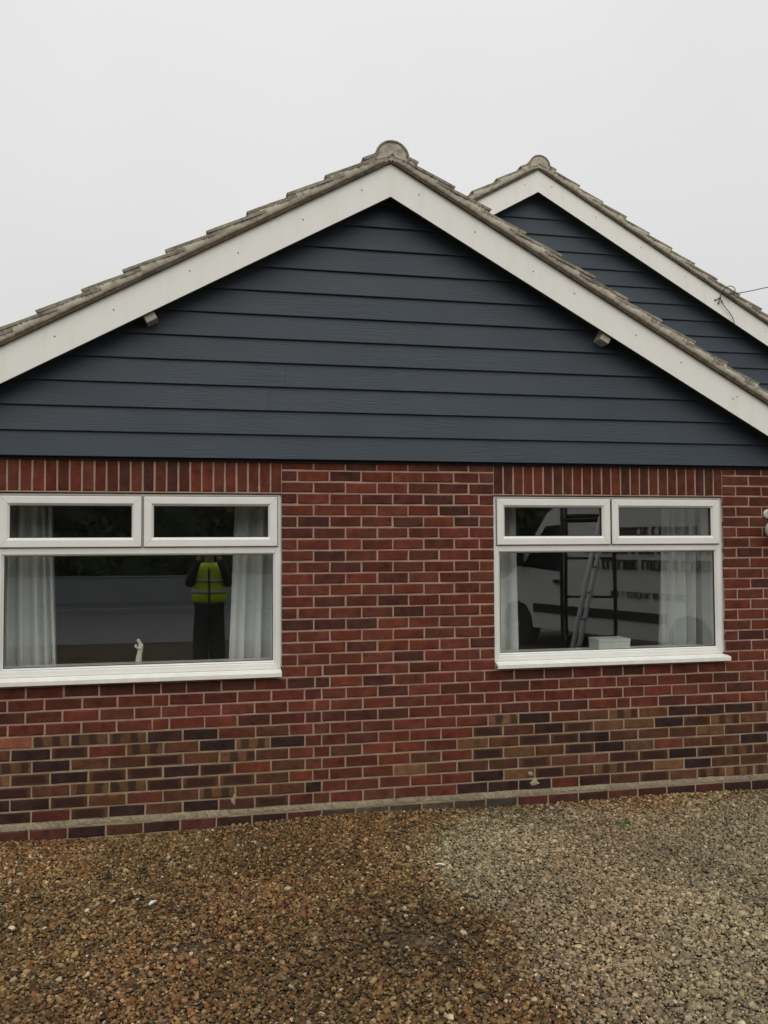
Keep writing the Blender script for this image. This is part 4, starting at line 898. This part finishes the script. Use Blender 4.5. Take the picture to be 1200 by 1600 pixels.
# the photographer
ps = empty('person', (CAM.x, CAM.y-.40, 0)); tag(ps, 'person in yellow hi-vis vest and dark trousers holding up a phone', 'person')
hz = CAM.z
JB = {'pelvis': ((0, 0, .97), (.155, .11)), 'waist': ((0, 0, 1.10), (.145, .10)), 'chest': ((0, .01, 1.32), (.165, .115)), 'neckb': ((0, 0, 1.49), (.075, .07)), 'neck': ((0, .015, 1.555), .055), 'head': ((0, .03, 1.655), (.078, .095)), 'crown': ((0, .015, 1.735), (.066, .08)),
      'hipL': ((-.095, 0, .90), .092), 'kneeL': ((-.115, .02, .50), .062), 'ankL': ((-.125, -.02, .10), .045), 'toeL': ((-.135, .12, .05), (.045, .035)),
      'hipR': ((.095, 0, .90), .092), 'kneeR': ((.115, .02, .50), .062), 'ankR': ((.125, -.02, .10), .045), 'toeR': ((.135, .12, .05), (.045, .035)),
      'shL': ((-.185, 0, 1.445), .068), 'elL': ((-.27, .10, 1.22), .047), 'wrL': ((-.115, .29, 1.62), .032), 'paL': ((-.085, .345, hz-.06), (.036, .022)),
      'shR': ((.185, 0, 1.445), .068), 'elR': ((.27, .10, 1.22), .047), 'wrR': ((.115, .29, 1.62), .032), 'paR': ((.085, .345, hz-.06), (.036, .022))}
ch = [('pelvis', 'waist', 'chest', 'neckb', 'neck', 'head', 'crown')]
for s in 'LR': ch += [('pelvis', 'hip'+s, 'knee'+s, 'ank'+s, 'toe'+s), ('chest', 'sh'+s, 'el'+s, 'wr'+s, 'pa'+s)]
body = skinned('body', ch, JB, M['skin'], ps, 2)
def sub(keys): return {k: JB[k] for k in keys}
def grow(d, g): return {k: (p, (r_[0]+g, r_[1]+g) if isinstance(r_, tuple) else r_+g) for k, (p, r_) in d.items()}
tr_ = grow({'pelvis': JB['pelvis'], 'hipL': JB['hipL'], 'kneeL': ((-.105, .02, .50), .092), 'cufL': ((-.115, -.01, .09), .088), 'hipR': JB['hipR'], 'kneeR': ((.105, .02, .50), .092), 'cufR': ((.115, -.01, .09), .088)}, .022)
skinned('trousers', [('pelvis', 'hipL', 'kneeL', 'cufL'), ('pelvis', 'hipR', 'kneeR', 'cufR')], tr_, M['navy'], ps, 2)
jk = grow({'waist': ((0, 0, 1.02), (.15, .11)), 'chest': JB['chest'], 'neckb': ((0, 0, 1.475), (.09, .08)), 'shL': JB['shL'], 'elL': JB['elL'], 'cL': ((-.13, .272, 1.585), .034), 'shR': JB['shR'], 'elR': JB['elR'], 'cR': ((.13, .272, 1.585), .034)}, .018)
skinned('jacket', [('waist', 'chest', 'neckb'), ('chest', 'shL', 'elL', 'cL'), ('chest', 'shR', 'elR', 'cR')], jk, M['sleeve'], ps, 2)
# vest: flared shell round the trunk, open at the arms
vt = MB(); prof_ = [(1.00, .235, .175), (1.10, .225, .168), (1.22, .222, .166), (1.34, .222, .166), (1.42, .205, .155), (1.475, .165, .13), (1.52, .105, .095)]; n = 28
for z, a_, b_ in prof_:
    vt.v += [(a_*math.cos(6.2832*i/n), b_*math.sin(6.2832*i/n)+.005, z) for i in range(n)]
vt.f = [(j*n+i, j*n+(i+1) % n, (j+1)*n+(i+1) % n, (j+1)*n+i) for j in range(len(prof_)-1) for i in range(n)]
ve = vt.build('vest', M['hivis'], ps, smooth=True); ve.modifiers.new('thick', 'SOLIDIFY').thickness = .008
for z in (1.12, 1.27):
    t_ = MB(); t_.v = [(.232*math.cos(6.2832*i/n), .176*math.sin(6.2832*i/n)+.005, zz) for zz in (z, z+.045) for i in range(n)]; t_.f = [(i, (i+1) % n, n+(i+1) % n, n+i) for i in range(n)]
    q = t_.build('reflective_band', M['tape'], ve, smooth=True); q.modifiers.new('thick', 'SOLIDIFY').thickness = .004
MB().cbox(-.012, .012, .170, .187, 1.0, 1.45, .003).build('zip', M['sleeve'], ve)
# head details
hr = MB(); n = 18
hr.lathe([(.02, .115), (.06, .10), (.085, .06), (.093, .01), (.092, -.03)], (0, 0, 0), 'z', n); ho = hr.build('hair', M['hair'], ps, smooth=True); ho.location = (0, .008, 1.70); ho.scale = (.95, 1.12, 1)
MB().tube([(0, .118, 1.685), (0, .142, 1.655), (0, .118, 1.645)], [.008, .014, .010], 8).build('nose', M['skin'], ps, smooth=True)
for s in (-1, 1):
    MB().lathe([(.002, -.012), (.011, -.006), (.011, .006), (.002, .012)], (s*.03, .112, 1.685), 'y', 10).build('eye', M['tape'], ps, smooth=True)
    MB().tube([(s*.083, .01, 1.69), (s*.094, .0, 1.675), (s*.085, .005, 1.64)], [.012, .017, .010], 8).build('ear', M['skin'], ps, smooth=True)
    # boots
    MB().lathe([(.058, 0), (.06, .02), (.055, .09), (.05, .16)], (s*.125, -.02, 0), 'z', 14).cbox(s*.13-.05, s*.13+.05, -.07, .19, 0, .075, .025).build('boot', M['boot'], ps)
    # four fingers and a thumb closed round the phone's edge
    for i in range(4):
        z_ = hz+.028-.024*i; le = (1, 1.08, 1.0, .82)[i]
        MB().tube([(s*.098, .350, z_), (s*(.098+.012), .372, z_), (s*.088, .388+.0, z_-.002), (s*(.088-.030*le), .3905, z_-.004)], [.0095, .009, .0082, .0065], 8).build('finger', M['skin'], body, smooth=True)
    MB().tube([(s*.085, .335, hz-.055), (s*.075, .350, hz-.03), (s*.055, .362, hz-.012)], [.012, .0105, .008], 8).build('thumb', M['skin'], body, smooth=True)
MB().cbox(-.03, .03, .112, .118, 1.612, 1.622, .002).build('mouth', M['red'], ps)
ph_ = empty('mobile_phone', (CAM.x, CAM.y-.022, CAM.z)); tag(ph_, 'slim dark phone held up in both hands of the photographer', 'phone')
MB().cbox(-.069, .069, -.004, .004, -.050, .022, .003).build('case', M['dark'], ph_)
MB().cbox(-.064, .064, -.0052, -.0035, -.046, .018, .0005).build('screen', M['vglass'], ph_)
MB().lathe([(.005, 0), (.005, .002), (.003, .003)], (0, .004, 0), 'y', 12).build('camera_lens', M['vglass'], ph_)
